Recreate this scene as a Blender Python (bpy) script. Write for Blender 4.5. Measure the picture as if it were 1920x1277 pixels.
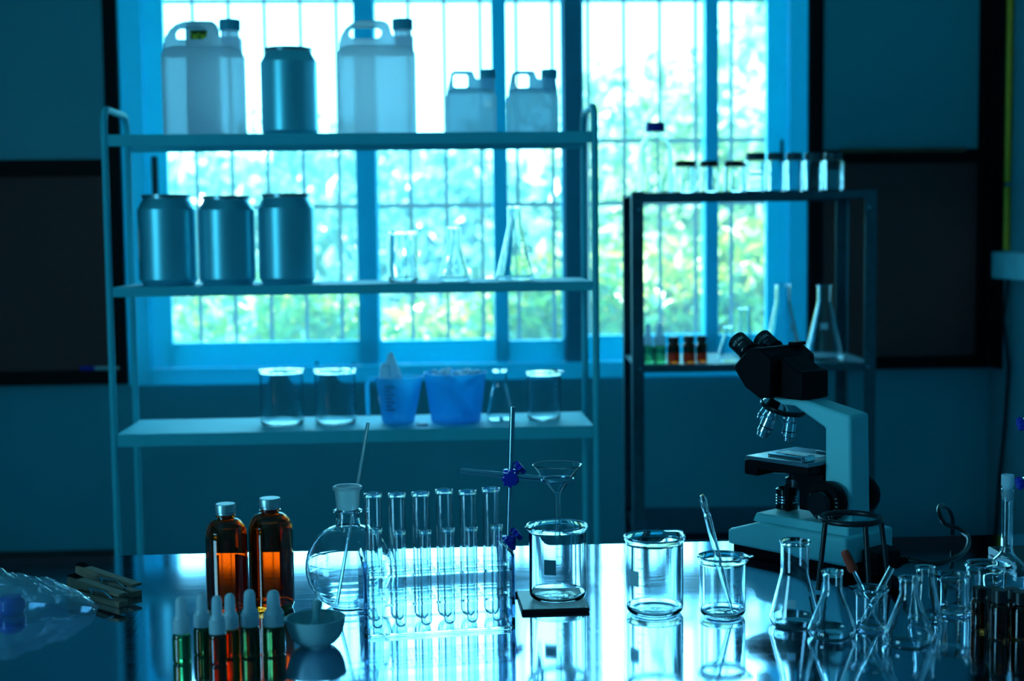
import bpy, math, random
import numpy as np
from mathutils import Vector, Matrix
R = math.radians
PI = math.pi
random.seed(7)
scene = bpy.context.scene
for _o in list(bpy.data.objects):
    bpy.data.objects.remove(_o)
COL = scene.collection

# ------------------------------------------------------------------ camera
FPX, W, H = 2667.0, 1920.0, 1277.0
CAMZ, TABLE_Z = 1.25, 0.73
PITCH, ROLL, YAW = R(4.43), R(-0.65), R(-3.2)
cam_d = bpy.data.cameras.new('camera')
cam = bpy.data.objects.new('camera', cam_d)
COL.objects.link(cam)
cam_d.sensor_width = 36.0
cam_d.lens = FPX / W * 36.0
cam_d.clip_start, cam_d.clip_end = 0.05, 200
CAMROT = (Matrix.Rotation(YAW, 3, 'Z') @ Matrix.Rotation(PI / 2 - PITCH, 3, 'X') @ Matrix.Rotation(ROLL, 3, 'Z'))
cam.matrix_world = Matrix.Translation((0, 0, CAMZ)) @ CAMROT.to_4x4()
cam_d.dof.use_dof = True
cam_d.dof.focus_distance = 2.13
cam_d.dof.aperture_fstop = 4.0
scene.camera = cam

# ------------------------------------------------------------------ world, sun, view
world = bpy.data.worlds.new('sky')
scene.world = world
world.use_nodes = True
wn = world.node_tree.nodes
bg = wn['Background']
bg.inputs['Color'].default_value = (0.205, 0.75, 1.0, 1)
bg.inputs['Strength'].default_value = 3.6
sun_d = bpy.data.lights.new('sun', 'SUN')
sun_d.energy = 12.0
sun_d.color = (1.0, 0.97, 0.80)
sun_d.angle = R(1.0)
sun = bpy.data.objects.new('sun', sun_d)
COL.objects.link(sun)
sun.rotation_euler = (R(38), 0, R(-25))      # from behind the building, high
def portal(name, loc, rot, sx, sy):
    d = bpy.data.lights.new(name, 'AREA')
    d.shape = 'RECTANGLE'; d.size, d.size_y = sx, sy
    d.cycles.is_portal = True
    o = bpy.data.objects.new(name, d); COL.objects.link(o)
    o.location = loc; o.rotation_euler = rot
    return o
vs = scene.view_settings
vs.view_transform = 'Standard'; vs.look = 'None'; vs.gamma = 1.0
vs.use_curve_mapping = False
vs.exposure = 1.82
cy = scene.cycles
cy.max_bounces = 24; cy.transmission_bounces = 24; cy.glossy_bounces = 8
cy.diffuse_bounces = 5; cy.transparent_max_bounces = 24
cy.sample_clamp_indirect = 6.0
cy.use_denoising = True

# ------------------------------------------------------------------ picture -> place
CAM = Vector((0, 0, CAMZ))
FWD = CAMROT @ Vector((0, 0, -1))
def ray(px, py):
    return CAMROT @ Vector(((px - W / 2) / FPX, -(py - H / 2) / FPX, -1.0))
def on_z(px, py, z):
    d = ray(px, py); t = (z - CAMZ) / d.z
    return CAM + d * t
def on_y(px, py, y):
    d = ray(px, py); t = y / d.y
    return CAM + d * t
def depth(p):
    return (Vector(p) - CAM).dot(FWD)
def ppm(p):
    return FPX / depth(p)
def z_at(px, py, p):
    return (CAM + ray(px, py) * depth(p)).z
def stand(xl, xr, yt, yb, z0=TABLE_Z):
    """round thing standing on a level surface: centre, radius, height"""
    xc = (xl + xr) / 2
    near = on_z(xc, yb, z0)
    away = Vector((near.x, near.y, 0)).normalized()
    r = 0.03
    for _ in range(6):
        c = near + away * r
        r = (xr - xl) / 2 / ppm(c)
    c = near + away * r
    h = z_at(xc, yt, c + away * r) - z0
    return Vector((c.x, c.y, z0)), r, h
def stand_y(xl, xr, yt, Y, z0):
    """round thing standing on a shelf at depth Y"""
    c = on_y((xl + xr) / 2, 430, Y)
    c.z = z0
    c2 = on_y((xl + xr) / 2, FPX * 0 + proj(c)[1], Y)
    r = (xr - xl) / 2 / ppm(c)
    h = z_at((xl + xr) / 2, yt, c) - z0
    return Vector((c2.x, Y, z0)), r, h
def proj(p):
    q = CAMROT.transposed() @ (Vector(p) - CAM)
    return (W / 2 + FPX * q.x / -q.z, H / 2 - FPX * q.y / -q.z)

# ------------------------------------------------------------------ materials
MATS = {}
def new_mat(name):
    m = bpy.data.materials.new(name); m.use_nodes = True
    nt = m.node_tree
    return m, nt, nt.nodes, nt.links, nt.nodes['Principled BSDF']
def solid(name, col, rough=0.5, metal=0.0, var=0.08, scale=12.0, bump=0.0, bscale=60.0, spec=0.5, coat=0.0, stretch=None, rvar=0.0):
    m, nt, N, L, P = new_mat(name)
    tc = N.new('ShaderNodeTexCoord')
    src = tc.outputs['Object']
    if stretch:
        mp = N.new('ShaderNodeMapping'); mp.inputs['Scale'].default_value = stretch
        L.new(src, mp.inputs['Vector']); src = mp.outputs['Vector']
    nz = N.new('ShaderNodeTexNoise'); nz.inputs['Scale'].default_value = scale; nz.inputs['Detail'].default_value = 4
    L.new(src, nz.inputs['Vector'])
    rp = N.new('ShaderNodeValToRGB')
    rp.color_ramp.elements[0].position = 0.3; rp.color_ramp.elements[1].position = 0.7
    a = [max(0, c * (1 - var)) for c in col]; b = [min(1, c * (1 + var)) for c in col]
    rp.color_ramp.elements[0].color = (*a, 1); rp.color_ramp.elements[1].color = (*b, 1)
    L.new(nz.outputs['Fac'], rp.inputs['Fac']); L.new(rp.outputs['Color'], P.inputs['Base Color'])
    P.inputs['Roughness'].default_value = rough; P.inputs['Metallic'].default_value = metal
    P.inputs['Specular IOR Level'].default_value = spec
    P.inputs['Coat Weight'].default_value = coat
    if rvar:
        mr = N.new('ShaderNodeMapRange')
        mr.inputs['To Min'].default_value = max(0, rough - rvar); mr.inputs['To Max'].default_value = rough + rvar
        L.new(nz.outputs['Fac'], mr.inputs['Value']); L.new(mr.outputs['Result'], P.inputs['Roughness'])
    if bump:
        n2 = N.new('ShaderNodeTexNoise'); n2.inputs['Scale'].default_value = bscale; n2.inputs['Detail'].default_value = 3
        L.new(src, n2.inputs['Vector'])
        bp = N.new('ShaderNodeBump'); bp.inputs['Strength'].default_value = bump; bp.inputs['Distance'].default_value = 0.002
        L.new(n2.outputs['Fac'], bp.inputs['Height']); L.new(bp.outputs['Normal'], P.inputs['Normal'])
    MATS[name] = m
    return m
def glassy(name, col, rough=0.0, ior=1.47):
    m, nt, N, L, P = new_mat(name)
    nz = N.new('ShaderNodeTexNoise'); nz.inputs['Scale'].default_value = 30
    mx = N.new('ShaderNodeMix'); mx.data_type = 'RGBA'
    mx.inputs['A'].default_value = (*col, 1); mx.inputs['B'].default_value = (*[c * 0.96 for c in col], 1)
    L.new(nz.outputs['Fac'], mx.inputs['Factor']); L.new(mx.outputs['Result'], P.inputs['Base Color'])
    P.inputs['Roughness'].default_value = rough; P.inputs['IOR'].default_value = ior
    P.inputs['Transmission Weight'].default_value = 1.0
    MATS[name] = m
    return m
def milky(name, col, trans=0.5, rough=0.45, see=0.0):
    m, nt, N, L, P = new_mat(name)
    P.inputs['Base Color'].default_value = (*col, 1); P.inputs['Roughness'].default_value = rough
    nz = N.new('ShaderNodeTexNoise'); nz.inputs['Scale'].default_value = 6
    mr = N.new('ShaderNodeMapRange'); mr.inputs['To Min'].default_value = trans - 0.06; mr.inputs['To Max'].default_value = trans + 0.06
    L.new(nz.outputs['Fac'], mr.inputs['Value'])
    tl = N.new('ShaderNodeBsdfTranslucent'); tl.inputs['Color'].default_value = (*col, 1)
    ms = N.new('ShaderNodeMixShader'); L.new(mr.outputs['Result'], ms.inputs['Fac'])
    L.new(P.outputs[0], ms.inputs[1]); L.new(tl.outputs[0], ms.inputs[2])
    out = N['Material Output']
    if see:
        tp = N.new('ShaderNodeBsdfTransparent'); tp.inputs['Color'].default_value = (0.8, 0.95, 1, 1)
        m2 = N.new('ShaderNodeMixShader'); m2.inputs['Fac'].default_value = see
        L.new(ms.outputs[0], m2.inputs[1]); L.new(tp.outputs[0], m2.inputs[2]); L.new(m2.outputs[0], out.inputs['Surface'])
    else:
        L.new(ms.outputs[0], out.inputs['Surface'])
    MATS[name] = m
    return m
def thin_pane(name, tint, gloss=0.08, veil=0.1):  # last argument: milky translucent share; on the panes it imitates haze
    m, nt, N, L, P = new_mat(name)
    tp = N.new('ShaderNodeBsdfTransparent'); tp.inputs['Color'].default_value = (*tint, 1)
    gl = N.new('ShaderNodeBsdfGlossy'); gl.inputs['Roughness'].default_value = 0.02
    ms = N.new('ShaderNodeMixShader'); ms.inputs['Fac'].default_value = gloss
    L.new(tp.outputs[0], ms.inputs[1]); L.new(gl.outputs[0], ms.inputs[2])
    tl = N.new('ShaderNodeBsdfTranslucent'); tl.inputs['Color'].default_value = (0.75, 0.92, 1, 1)
    nz = N.new('ShaderNodeTexNoise'); nz.inputs['Scale'].default_value = 5
    mr = N.new('ShaderNodeMapRange'); mr.inputs['To Min'].default_value = veil * 0.6; mr.inputs['To Max'].default_value = veil * 1.4
    L.new(nz.outputs['Fac'], mr.inputs['Value'])
    m2 = N.new('ShaderNodeMixShader'); L.new(mr.outputs['Result'], m2.inputs['Fac'])
    L.new(ms.outputs[0], m2.inputs[1]); L.new(tl.outputs[0], m2.inputs[2])
    L.new(m2.outputs[0], N['Material Output'].inputs['Surface'])
    MATS[name] = m
    return m
def leafy(name, c1, c2, trans=0.45):
    m, nt, N, L, P = new_mat(name)
    g = N.new('ShaderNodeNewGeometry')
    rp = N.new('ShaderNodeValToRGB')
    rp.color_ramp.elements[0].color = (*c1, 1); rp.color_ramp.elements[1].color = (*c2, 1)
    L.new(g.outputs['Random Per Island'], rp.inputs['Fac'])
    df = N.new('ShaderNodeBsdfDiffuse'); tl = N.new('ShaderNodeBsdfTranslucent')
    gl = N.new('ShaderNodeBsdfGlossy'); gl.inputs['Roughness'].default_value = 0.3
    L.new(rp.outputs['Color'], df.inputs['Color']); L.new(rp.outputs['Color'], tl.inputs['Color'])
    ms = N.new('ShaderNodeMixShader'); ms.inputs['Fac'].default_value = trans
    L.new(df.outputs[0], ms.inputs[1]); L.new(tl.outputs[0], ms.inputs[2])
    m2 = N.new('ShaderNodeMixShader'); m2.inputs['Fac'].default_value = 0.10
    L.new(ms.outputs[0], m2.inputs[1]); L.new(gl.outputs[0], m2.inputs[2])
    L.new(m2.outputs[0], N['Material Output'].inputs['Surface'])
    MATS[name] = m
    return m

solid('wall_paint', (0.03, 0.40, 0.50), 0.65, var=0.05, scale=3, bump=0.05)
solid('ceiling_paint', (0.25, 0.70, 0.80), 0.8)
solid('floor_stone', (0.10, 0.13, 0.14), 0.45, var=0.2, scale=5)
solid('skirting_brown', (0.035, 0.03, 0.028), 0.6, var=0.2)
milky('window_white', (0.05, 0.84, 0.99), 0.25, 0.35)      # white plastic profile, translucency added in place of glare from the window
solid('window_groove', (0.02, 0.05, 0.07), 0.5)
solid('grille_iron', (0.02, 0.05, 0.07), 0.5)
solid('frame_black', (0.003, 0.003, 0.004), 0.6, spec=0.2)
solid('mullion_blue', (0.02, 0.34, 0.50), 0.4)
solid('rack_shade', (0.003, 0.018, 0.028), 1.0, spec=0.0)  # rack steel darkened: shade put into the bottom shelf's colour
solid('board_white', (0.03, 0.40, 0.48), 0.45, var=0.04, scale=2)
solid('board_dark', (0.17, 0.055, 0.052), 0.8, var=0.12, scale=90)
solid('shelf_white', (0.05, 0.60, 0.72), 0.6, var=0.04, spec=0.2)
solid('rack_steel', (0.012, 0.10, 0.14), 0.5, metal=0.2, var=0.2, scale=25)
solid('aluminium', (0.20, 0.72, 0.84), 0.38, metal=0.75, var=0.05, scale=3)
solid('aluminium_rim', (0.20, 0.36, 0.42), 0.3, metal=0.9)
milky('jerry_plastic', (0.98, 0.94, 0.98), 0.93, see=0.17)
milky('jerry_small_plastic', (0.70, 0.86, 0.94), 0.8, see=0.13)
milky('jerry_cap', (0.12, 0.60, 0.74), 0.40)
glassy('lab_glass', (0.90, 0.98, 1.0))
glassy('frosted_glass', (0.85, 0.97, 1.0), rough=0.35)
glassy('acrylic', (0.93, 0.99, 1.0), ior=1.40)
glassy('acrylic_end', (0.06, 0.16, 0.28), ior=1.45)  # dark tint stands in for internal reflection in the end panels
solid('print_grey', (0.50, 0.60, 0.62), 0.6)
glassy('amber_glass', (0.97, 0.17, 0.006))
glassy('amber_dark', (0.30, 0.07, 0.01))
glassy('green_glass', (0.08, 0.55, 0.16))
glassy('green_mid', (0.05, 0.32, 0.12))
glassy('amber_mid', (0.55, 0.09, 0.008))
glassy('green_dark', (0.05, 0.12, 0.03))
glassy('water', (0.90, 0.98, 1.0), ior=1.33)
milky('rubber_clear', (0.75, 0.86, 0.92), 0.55, 0.25)
milky('jug_plastic', (0.06, 0.70, 0.98), 0.6, 0.4, see=0.40)
thin_pane('bag_plastic', (0.85, 0.95, 1.0), 0.30, 0.08)
milky('tub_plastic', (0.03, 0.64, 0.99), 0.6, 0.4, see=0.42)
milky('foam_white', (0.75, 0.92, 1.0), 0.4)
solid('cap_aluminium', (0.55, 0.66, 0.70), 0.35, metal=0.8, bump=0.0)
solid('cap_black', (0.006, 0.008, 0.01), 0.4)
solid('cap_dark_teal', (0.01, 0.09, 0.12), 0.4)
solid('cap_blue', (0.01, 0.02, 0.45), 0.4)
solid('paper_label', (0.55, 0.65, 0.70), 0.8)
solid('yellow_label', (0.85, 0.72, 0.02), 0.6)
solid('print_dark', (0.02, 0.015, 0.02), 0.6)
milky('print_white', (0.55, 0.78, 0.86), 0.4, 0.6)
solid('scope_white', (0.26, 0.80, 0.86), 0.42, var=0.03, bump=0.06, bscale=500)
solid('scope_black', (0.003, 0.003, 0.005), 0.5, spec=0.12)
solid('scope_black_gloss', (0.004, 0.005, 0.007), 0.22)
solid('stage_top', (0.12, 0.22, 0.28), 0.25, metal=0.5)
solid('chrome', (0.55, 0.70, 0.78), 0.15, metal=1.0)
solid('steel_rod', (0.35, 0.52, 0.62), 0.22, metal=1.0)
solid('iron_black', (0.008, 0.010, 0.014), 0.35)
solid('clamp_blue', (0.02, 0.03, 0.50), 0.30)
solid('porcelain', (0.40, 0.62, 0.66), 0.3)
solid('wood_peg', (0.22, 0.13, 0.08), 0.6, var=0.35, scale=14, stretch=(1, 8, 8), bump=0.2)
solid('wood_ruler', (0.14, 0.09, 0.05), 0.6, var=0.3, scale=10)
solid('rubber_red', (0.50, 0.04, 0.015), 0.5)
solid('pipe_yellow', (0.95, 0.46, 0.006), 0.45)
solid('cable_black', (0.005, 0.006, 0.008), 0.25)
solid('conduit_white', (0.20, 0.52, 0.60), 0.5)
solid('column_paint', (0.07, 0.26, 0.32), 0.65)
solid('soil', (0.16, 0.20, 0.10), 0.9, var=0.3, scale=3)
solid('bark', (0.20, 0.26, 0.26), 0.9, var=0.3)
thin_pane('pane_glass', (0.90, 0.97, 1.0), 0.06, 0.05)  # milky share stands in for haze over the view outside
leafy('leaf_sunny', (0.08, 0.22, 0.03), (0.36, 0.42, 0.03))
leafy('leaf_pale', (0.08, 0.25, 0.10), (0.34, 0.40, 0.14))
leafy('leaf_teal', (0.04, 0.20, 0.15), (0.18, 0.36, 0.28))
leafy('leaf_far', (0.06, 0.22, 0.23), (0.14, 0.32, 0.36))  # distance haze put into the leaf colour, as in leaf_teal

def table_steel():
    m, nt, N, L, P = new_mat('table_steel')
    tc = N.new('ShaderNodeTexCoord')
    mp = N.new('ShaderNodeMapping'); mp.inputs['Scale'].default_value = (1.2, 26, 1)
    L.new(tc.outputs['Object'], mp.inputs['Vector'])
    nz = N.new('ShaderNodeTexNoise'); nz.inputs['Scale'].default_value = 6; nz.inputs['Detail'].default_value = 6
    L.new(mp.outputs['Vector'], nz.inputs['Vector'])
    mr = N.new('ShaderNodeMapRange'); mr.inputs['To Min'].default_value = 0.035; mr.inputs['To Max'].default_value = 0.11
    L.new(nz.outputs['Fac'], mr.inputs['Value']); L.new(mr.outputs['Result'], P.inputs['Roughness'])
    # scratches: thin wavy lines
    mp2 = N.new('ShaderNodeMapping'); mp2.inputs['Rotation'].default_value = (0, 0, 0.6); mp2.inputs['Scale'].default_value = (90, 4, 1)
    L.new(tc.outputs['Object'], mp2.inputs['Vector'])
    n2 = N.new('ShaderNodeTexNoise'); n2.inputs['Scale'].default_value = 3; n2.inputs['Detail'].default_value = 2
    L.new(mp2.outputs['Vector'], n2.inputs['Vector'])
    bp = N.new('ShaderNodeBump'); bp.inputs['Strength'].default_value = 0.012; bp.inputs['Distance'].default_value = 0.001
    L.new(n2.outputs['Fac'], bp.inputs['Height']); L.new(bp.outputs['Normal'], P.inputs['Normal'])
    P.inputs['Base Color'].default_value = (0.66, 0.74, 0.92, 1)
    P.inputs['Metallic'].default_value = 1.0
    MATS['table_steel'] = m
table_steel()

# ------------------------------------------------------------------ mesh building
class MB:
    def __init__(s): s.v = []; s.f = []
    def add(s, vs, fs):
        o = len(s.v); s.v += [tuple(p) for p in vs]; s.f += [tuple(i + o for i in f) for f in fs]; return s
    def box(s, x0, x1, y0, y1, z0, z1):
        return s.add([(x0, y0, z0), (x1, y0, z0), (x1, y1, z0), (x0, y1, z0), (x0, y0, z1), (x1, y0, z1), (x1, y1, z1), (x0, y1, z1)],
                     [(0, 3, 2, 1), (4, 5, 6, 7), (0, 1, 5, 4), (1, 2, 6, 5), (2, 3, 7, 6), (3, 0, 4, 7)])
    def prism(s, poly, a, b, axis='y'):
        """poly of 2-d points, extruded along axis between a and b"""
        n = len(poly)
        def p(q, t):
            return {'y': (q[0], t, q[1]), 'x': (t, q[0], q[1]), 'z': (q[0], q[1], t)}[axis]
        vs = [p(q, a) for q in poly] + [p(q, b) for q in poly]
        fs = [tuple(range(n)), tuple(range(2 * n - 1, n - 1, -1))] + [(i, n + i, n + (i + 1) % n, (i + 1) % n) for i in range(n)]
        return s.add(vs, fs)
    def lathe(s, prof, n=40, warp=None, mat=None):
        """profile of (r, z); r == 0 closes to the axis"""
        pts = [prof[0]]                      # support rings keep long straight walls flat when shaded smooth
        for (a, b) in zip(prof, prof[1:]):
            d = math.hypot(b[0] - a[0], b[1] - a[1])
            if d > .008 and warp is None or d > .03:
                e = .0012 / d
                pts += [(a[0] + (b[0] - a[0]) * q, a[1] + (b[1] - a[1]) * q) for q in (e, 1 - e)]
            pts.append(b)
        prof = pts
        vs, rings = [], []
        for (r, z) in prof:
            if r < 1e-7:
                rings.append([len(vs)]); vs.append((0, 0, z))
            else:
                ring = []
                for k in range(n):
                    a = 2 * PI * k / n
                    rr, zz = warp(a, r, z) if warp else (r, z)
                    ring.append(len(vs)); vs.append((rr * math.cos(a), rr * math.sin(a), zz))
                rings.append(ring)
        fs = []
        for A, B in zip(rings, rings[1:]):
            if len(A) == 1 and len(B) == 1: continue
            for k in range(n):
                k2 = (k + 1) % n
                if len(A) == 1: fs.append((A[0], B[k2], B[k]))
                elif len(B) == 1: fs.append((A[k], A[k2], B[0]))
                else: fs.append((A[k], A[k2], B[k2], B[k]))
        if mat is not None: vs = [mat @ Vector(p) for p in vs]
        return s.add(vs, fs)
    def tube(s, path, r, n=10, closed=False, caps=True):
        P = [Vector(p) for p in path]; m = len(P)
        rs = r if isinstance(r, (list, tuple)) else [r] * m
        up = None; vs, fs = [], []
        for i in range(m):
            if closed: t = P[(i + 1) % m] - P[i - 1]
            else: t = P[min(i + 1, m - 1)] - P[max(i - 1, 0)]
            t.normalize()
            if up is None:
                up = Vector((0, 0, 1)) if abs(t.z) < 0.9 else Vector((1, 0, 0))
            x = (up - t * up.dot(t)).normalized(); y = t.cross(x); up = x
            for k in range(n):
                a = 2 * PI * k / n
                vs.append(P[i] + (x * math.cos(a) + y * math.sin(a)) * rs[i])
        for i in range(m if closed else m - 1):
            j = (i + 1) % m
            for k in range(n):
                k2 = (k + 1) % n
                fs.append((i * n + k, i * n + k2, j * n + k2, j * n + k))
        if caps and not closed:
            fs.append(tuple(range(n - 1, -1, -1))); fs.append(tuple((m - 1) * n + k for k in range(n)))
        return s.add(vs, fs)
    def xf(s, M):
        s.v = [tuple(M @ Vector(p)) for p in s.v]; return s
    def build(s, name, mat, parent=None, smooth=True, bevel=0.0, ang=40):
        me = bpy.data.meshes.new(name)
        me.from_pydata(s.v, [], s.f); me.update()
        if smooth:
            me.polygons.foreach_set('use_smooth', [True] * len(me.polygons))
            me.set_sharp_from_angle(angle=R(ang))
        me.materials.append(MATS[mat])
        o = bpy.data.objects.new(name, me); COL.objects.link(o)
        if parent: o.parent = parent
        if bevel:
            b = o.modifiers.new('bevel', 'BEVEL'); b.width = bevel; b.segments = 2; b.limit_method = 'ANGLE'; b.angle_limit = R(35)
        return o
def tag(o, label, cat, group=None, kind=None):
    if label: o['label'] = label
    if cat: o['category'] = cat
    if group: o['group'] = group
    if kind: o['kind'] = kind
    return o
def thing(name, label, cat, loc=(0, 0, 0), rz=0.0, group=None):
    o = bpy.data.objects.new(name, None); COL.objects.link(o)
    o.empty_display_size = 0.05
    o.location = loc; o.rotation_euler = (0, 0, rz)
    return tag(o, label, cat, group)
def struct(o, label=None, cat=None):
    o['kind'] = 'structure'
    if label: o['label'] = label
    if cat: o['category'] = cat
    return o
def copy_tree(o, parent=None):
    c = o.copy(); COL.objects.link(c)
    if parent is not None: c.parent = parent
    for ch in list(o.children): copy_tree(ch, c)
    return c
def box(name, mat, x0, x1, y0, y1, z0, z1, parent=None, bevel=0.0):
    return MB().box(x0, x1, y0, y1, z0, z1).build(name, mat, parent, bevel=bevel)
def aim(p, q):
    """matrix taking local +z (origin at p) towards q"""
    d = (Vector(q) - Vector(p)).normalized()
    return Matrix.Translation(Vector(p)) @ d.to_track_quat('Z', 'Y').to_matrix().to_4x4()
def arc(cx, cz, r, a0, a1, n=5):
    return [(cx + r * math.cos(R(a0 + (a1 - a0) * i / n)), cz + r * math.sin(R(a0 + (a1 - a0) * i / n))) for i in range(n + 1)]
def patch(r, a0, a1, z0, z1, t=0.0004, n=8):
    """thin curved label lying on a cylinder of radius r"""
    m = MB(); vs = []
    for i in range(n + 1):
        a = a0 + (a1 - a0) * i / n
        for rr in (r + 0.0001, r + 0.0001 + t):
            for z in (z0, z1): vs.append((rr * math.cos(a), rr * math.sin(a), z))
    fs = []
    for i in range(n):
        a, b = 4 * i, 4 * i + 4
        fs += [(a, a + 1, b + 1, b), (a + 2, b + 2, b + 3, a + 3), (a + 1, a + 3, b + 3, b + 1), (a, b, b + 2, a + 2)]
    fs += [(0, 2, 3, 1), (4 * n, 4 * n + 1, 4 * n + 3, 4 * n + 2)]
    return m.add(vs, fs)
def text_mesh(txt, size):
    cu = bpy.data.curves.new('lettering', 'FONT'); cu.body = txt; cu.size = size
    cu.align_x = 'CENTER'; cu.align_y = 'CENTER'
    ob = bpy.data.objects.new('lettering', cu); COL.objects.link(ob)
    bpy.context.view_layer.update()
    me = bpy.data.meshes.new_from_object(ob.evaluated_get(bpy.context.evaluated_depsgraph_get()))
    bpy.data.objects.remove(ob)
    m = MB(); m.v = [tuple(v.co) for v in me.vertices]; m.f = [tuple(p.vertices) for p in me.polygons]
    return m

# ================================================================== ROOM
WY = 5.50                              # inner face of the window wall
XL, XR = -3.2, None
def wz(py, px=660): return on_y(px, py, WY).z
def wx(px, py=430): return on_y(px, py, WY).x
XR = wx(1857, 500)                     # right side wall
YB, ZC = -3.0, 2.95
wx0, wx1 = wx(234), wx(1512)
wz0, wz1 = wz(716, 700), 2.36
t = 0.16
MBw = MB()
MBw.box(XL - .15, wx0, WY, WY + t, 0, ZC).box(wx1, XR + .15, WY, WY + t, 0, ZC)
MBw.box(wx0, wx1, WY, WY + t, 0, wz0).box(wx0, wx1, WY, WY + t, wz1, ZC)
struct(MBw.build('wall_back', 'wall_paint'))
struct(box('floor', 'floor_stone', XL - .15, XR + .15, YB - .15, WY + t, -0.1, 0))
struct(box('ceiling', 'ceiling_paint', XL - .15, XR + .15, YB - .15, WY + t, ZC, ZC + .1))
m = MB()                               # left wall with an unseen opening added for fill light
LY0, LY1, LZ0, LZ1 = -0.7, 0.7, 1.0, 2.0
m.box(XL - .15, XL, YB, LY0, 0, ZC).box(XL - .15, XL, LY1, WY, 0, ZC).box(XL - .15, XL, LY0, LY1, 0, LZ0).box(XL - .15, XL, LY0, LY1, LZ1, ZC)
struct(m.build('wall_left', 'wall_paint'))
struct(box('wall_front', 'wall_paint', XL - .15, XR + .15, YB - .15, YB, 0, ZC))
struct(box('wall_right', 'column_paint', XR, XR + .15, YB, WY, 0, ZC))
struct(box('baseboard_back', 'skirting_brown', XL, wx(215, 1000), WY - .015, WY, 0, wz(1032, 100)))
portal('window_portal', ((wx0 + wx1) / 2, WY + .08, (wz0 + wz1) / 2), (R(-90), 0, 0), wx1 - wx0, wz1 - wz0)

portal('side_fill_portal', (XL - .07, (LY0 + LY1) / 2, (LZ0 + LZ1) / 2), (R(90), 0, R(-90)), LY1 - LY0, LZ1 - LZ0)  # daylight through the added opening, for fill

# window_1
win = thing('window_1', None, None, ((wx0 + wx1) / 2, WY, wz0)); win['kind'] = 'structure'
wl = Vector(win.location)
def wbox(name, mat, a, b, y0, y1, c, d, parent=win, bevel=0.004):
    return box(name, mat, a - wl.x, b - wl.x, y0 - wl.y, y1 - wl.y, c - wl.z, d - wl.z, parent, bevel)
fb = wz(688, 500) - 0.0
g = 0.002
wbox('frame_jamb', 'window_white', wx0 + g, wx(277), WY - .02, WY + .10, wz0 + g, wz1 - g)
wbox('frame_jamb', 'window_white', wx(1478), wx1 - g, WY - .02, WY + .10, wz0 + g, wz1 - g)
wbox('frame_sill', 'window_white', wx(277), wx(1478), WY - .02, WY + .10, wz0 + g, fb)
wbox('frame_head', 'window_white', wx(277), wx(1478), WY - .02, WY + .10, wz1 - .06, wz1 - g)
wbox('mullion', 'mullion_blue', wx(1059), wx(1094), WY - .012, WY + .09, fb, wz1 - .06)
def sash(pa, pb, ga, gb, y0, y1, pyb):
    """sash from pixel pa to pb with glass from ga to gb"""
    a, b, c, d = wx(pa), wx(pb), wx(ga), wx(gb)
    z0, z1, zb = fb + .002, wz1 - .062, wz(pyb, (ga + gb) / 2)
    mm = MB()
    ox, oy, oz = wl
    def bb(x0, x1, q0, q1): mm.box(x0 - ox, x1 - ox, y0 - oy, y1 - oy, q0 - oz, q1 - oz)
    bb(a, c, z0, z1); bb(d, b, z0, z1); bb(c, d, z0, zb); bb(c, d, z1 - .05, z1)
    s = mm.build('sash', 'window_white', win, bevel=0.003)
    yy = (y0 + y1) / 2
    wbox('pane', 'pane_glass', c - .004, d + .004, yy - .002, yy + .002, zb - .004, z1 - .046, s, 0)
    return s
sash(278, 707, 317, 669, WY + .000, WY + .034, 641)
sash(672, 952, 710, 926, WY + .040, WY + .074, 639)
sash(926, 1058, 953, 1054, WY + .002, WY + .036, 638)
sash(1095, 1350, 1099, 1323, WY + .040, WY + .074, 629)
sash(1323, 1477, 1348, 1438, WY + .002, WY + .036, 626)
lk = wbox('latch', 'window_groove', wx(288), wx(300), WY - .012, WY + .0, wz(390), wz(290))
wbox('latch', 'window_groove', wx(1462), wx(1468), WY - .010, WY + .001, wz(300, 1460), wz(262, 1460))
wbox('roller_stop', 'window_groove', wx(586), wx(592), WY - .012, WY + .0, fb + .003, fb + .018)
wbox('roller_stop', 'window_groove', wx(655), wx(661), WY - .012, WY + .0, fb + .003, fb + .012)

# security grille outside the glass
GY = WY + 0.24
gr = thing('security_grille', 'dark iron security grille of thin upright bars outside the window', 'grille', (0, GY, wz0))
def gx(px): return on_y(px, 430, GY).x
gxs = [gx(372.0 + 66.6 * k) for k in range(-1, 17)]
vb = MB().box(-.0075, .0075, -.006, .006, 0, wz1 + .15 - wz0)
first = None
for x in gxs:
    if first is None: first = vb.build('upright_bar', 'grille_iron', gr); o = first
    else: o = first.copy(); COL.objects.link(o)
    o.location = (x, 0, 0)
for py in (2, 266, 384, 641):
    z = on_y(960, py, GY).z - wz0
    MB().box(gxs[0] - .1, gxs[-1] + .1, -.012, -.0065, z - .009, z + .009).build('cross_bar', 'grille_iron', gr)

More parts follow.
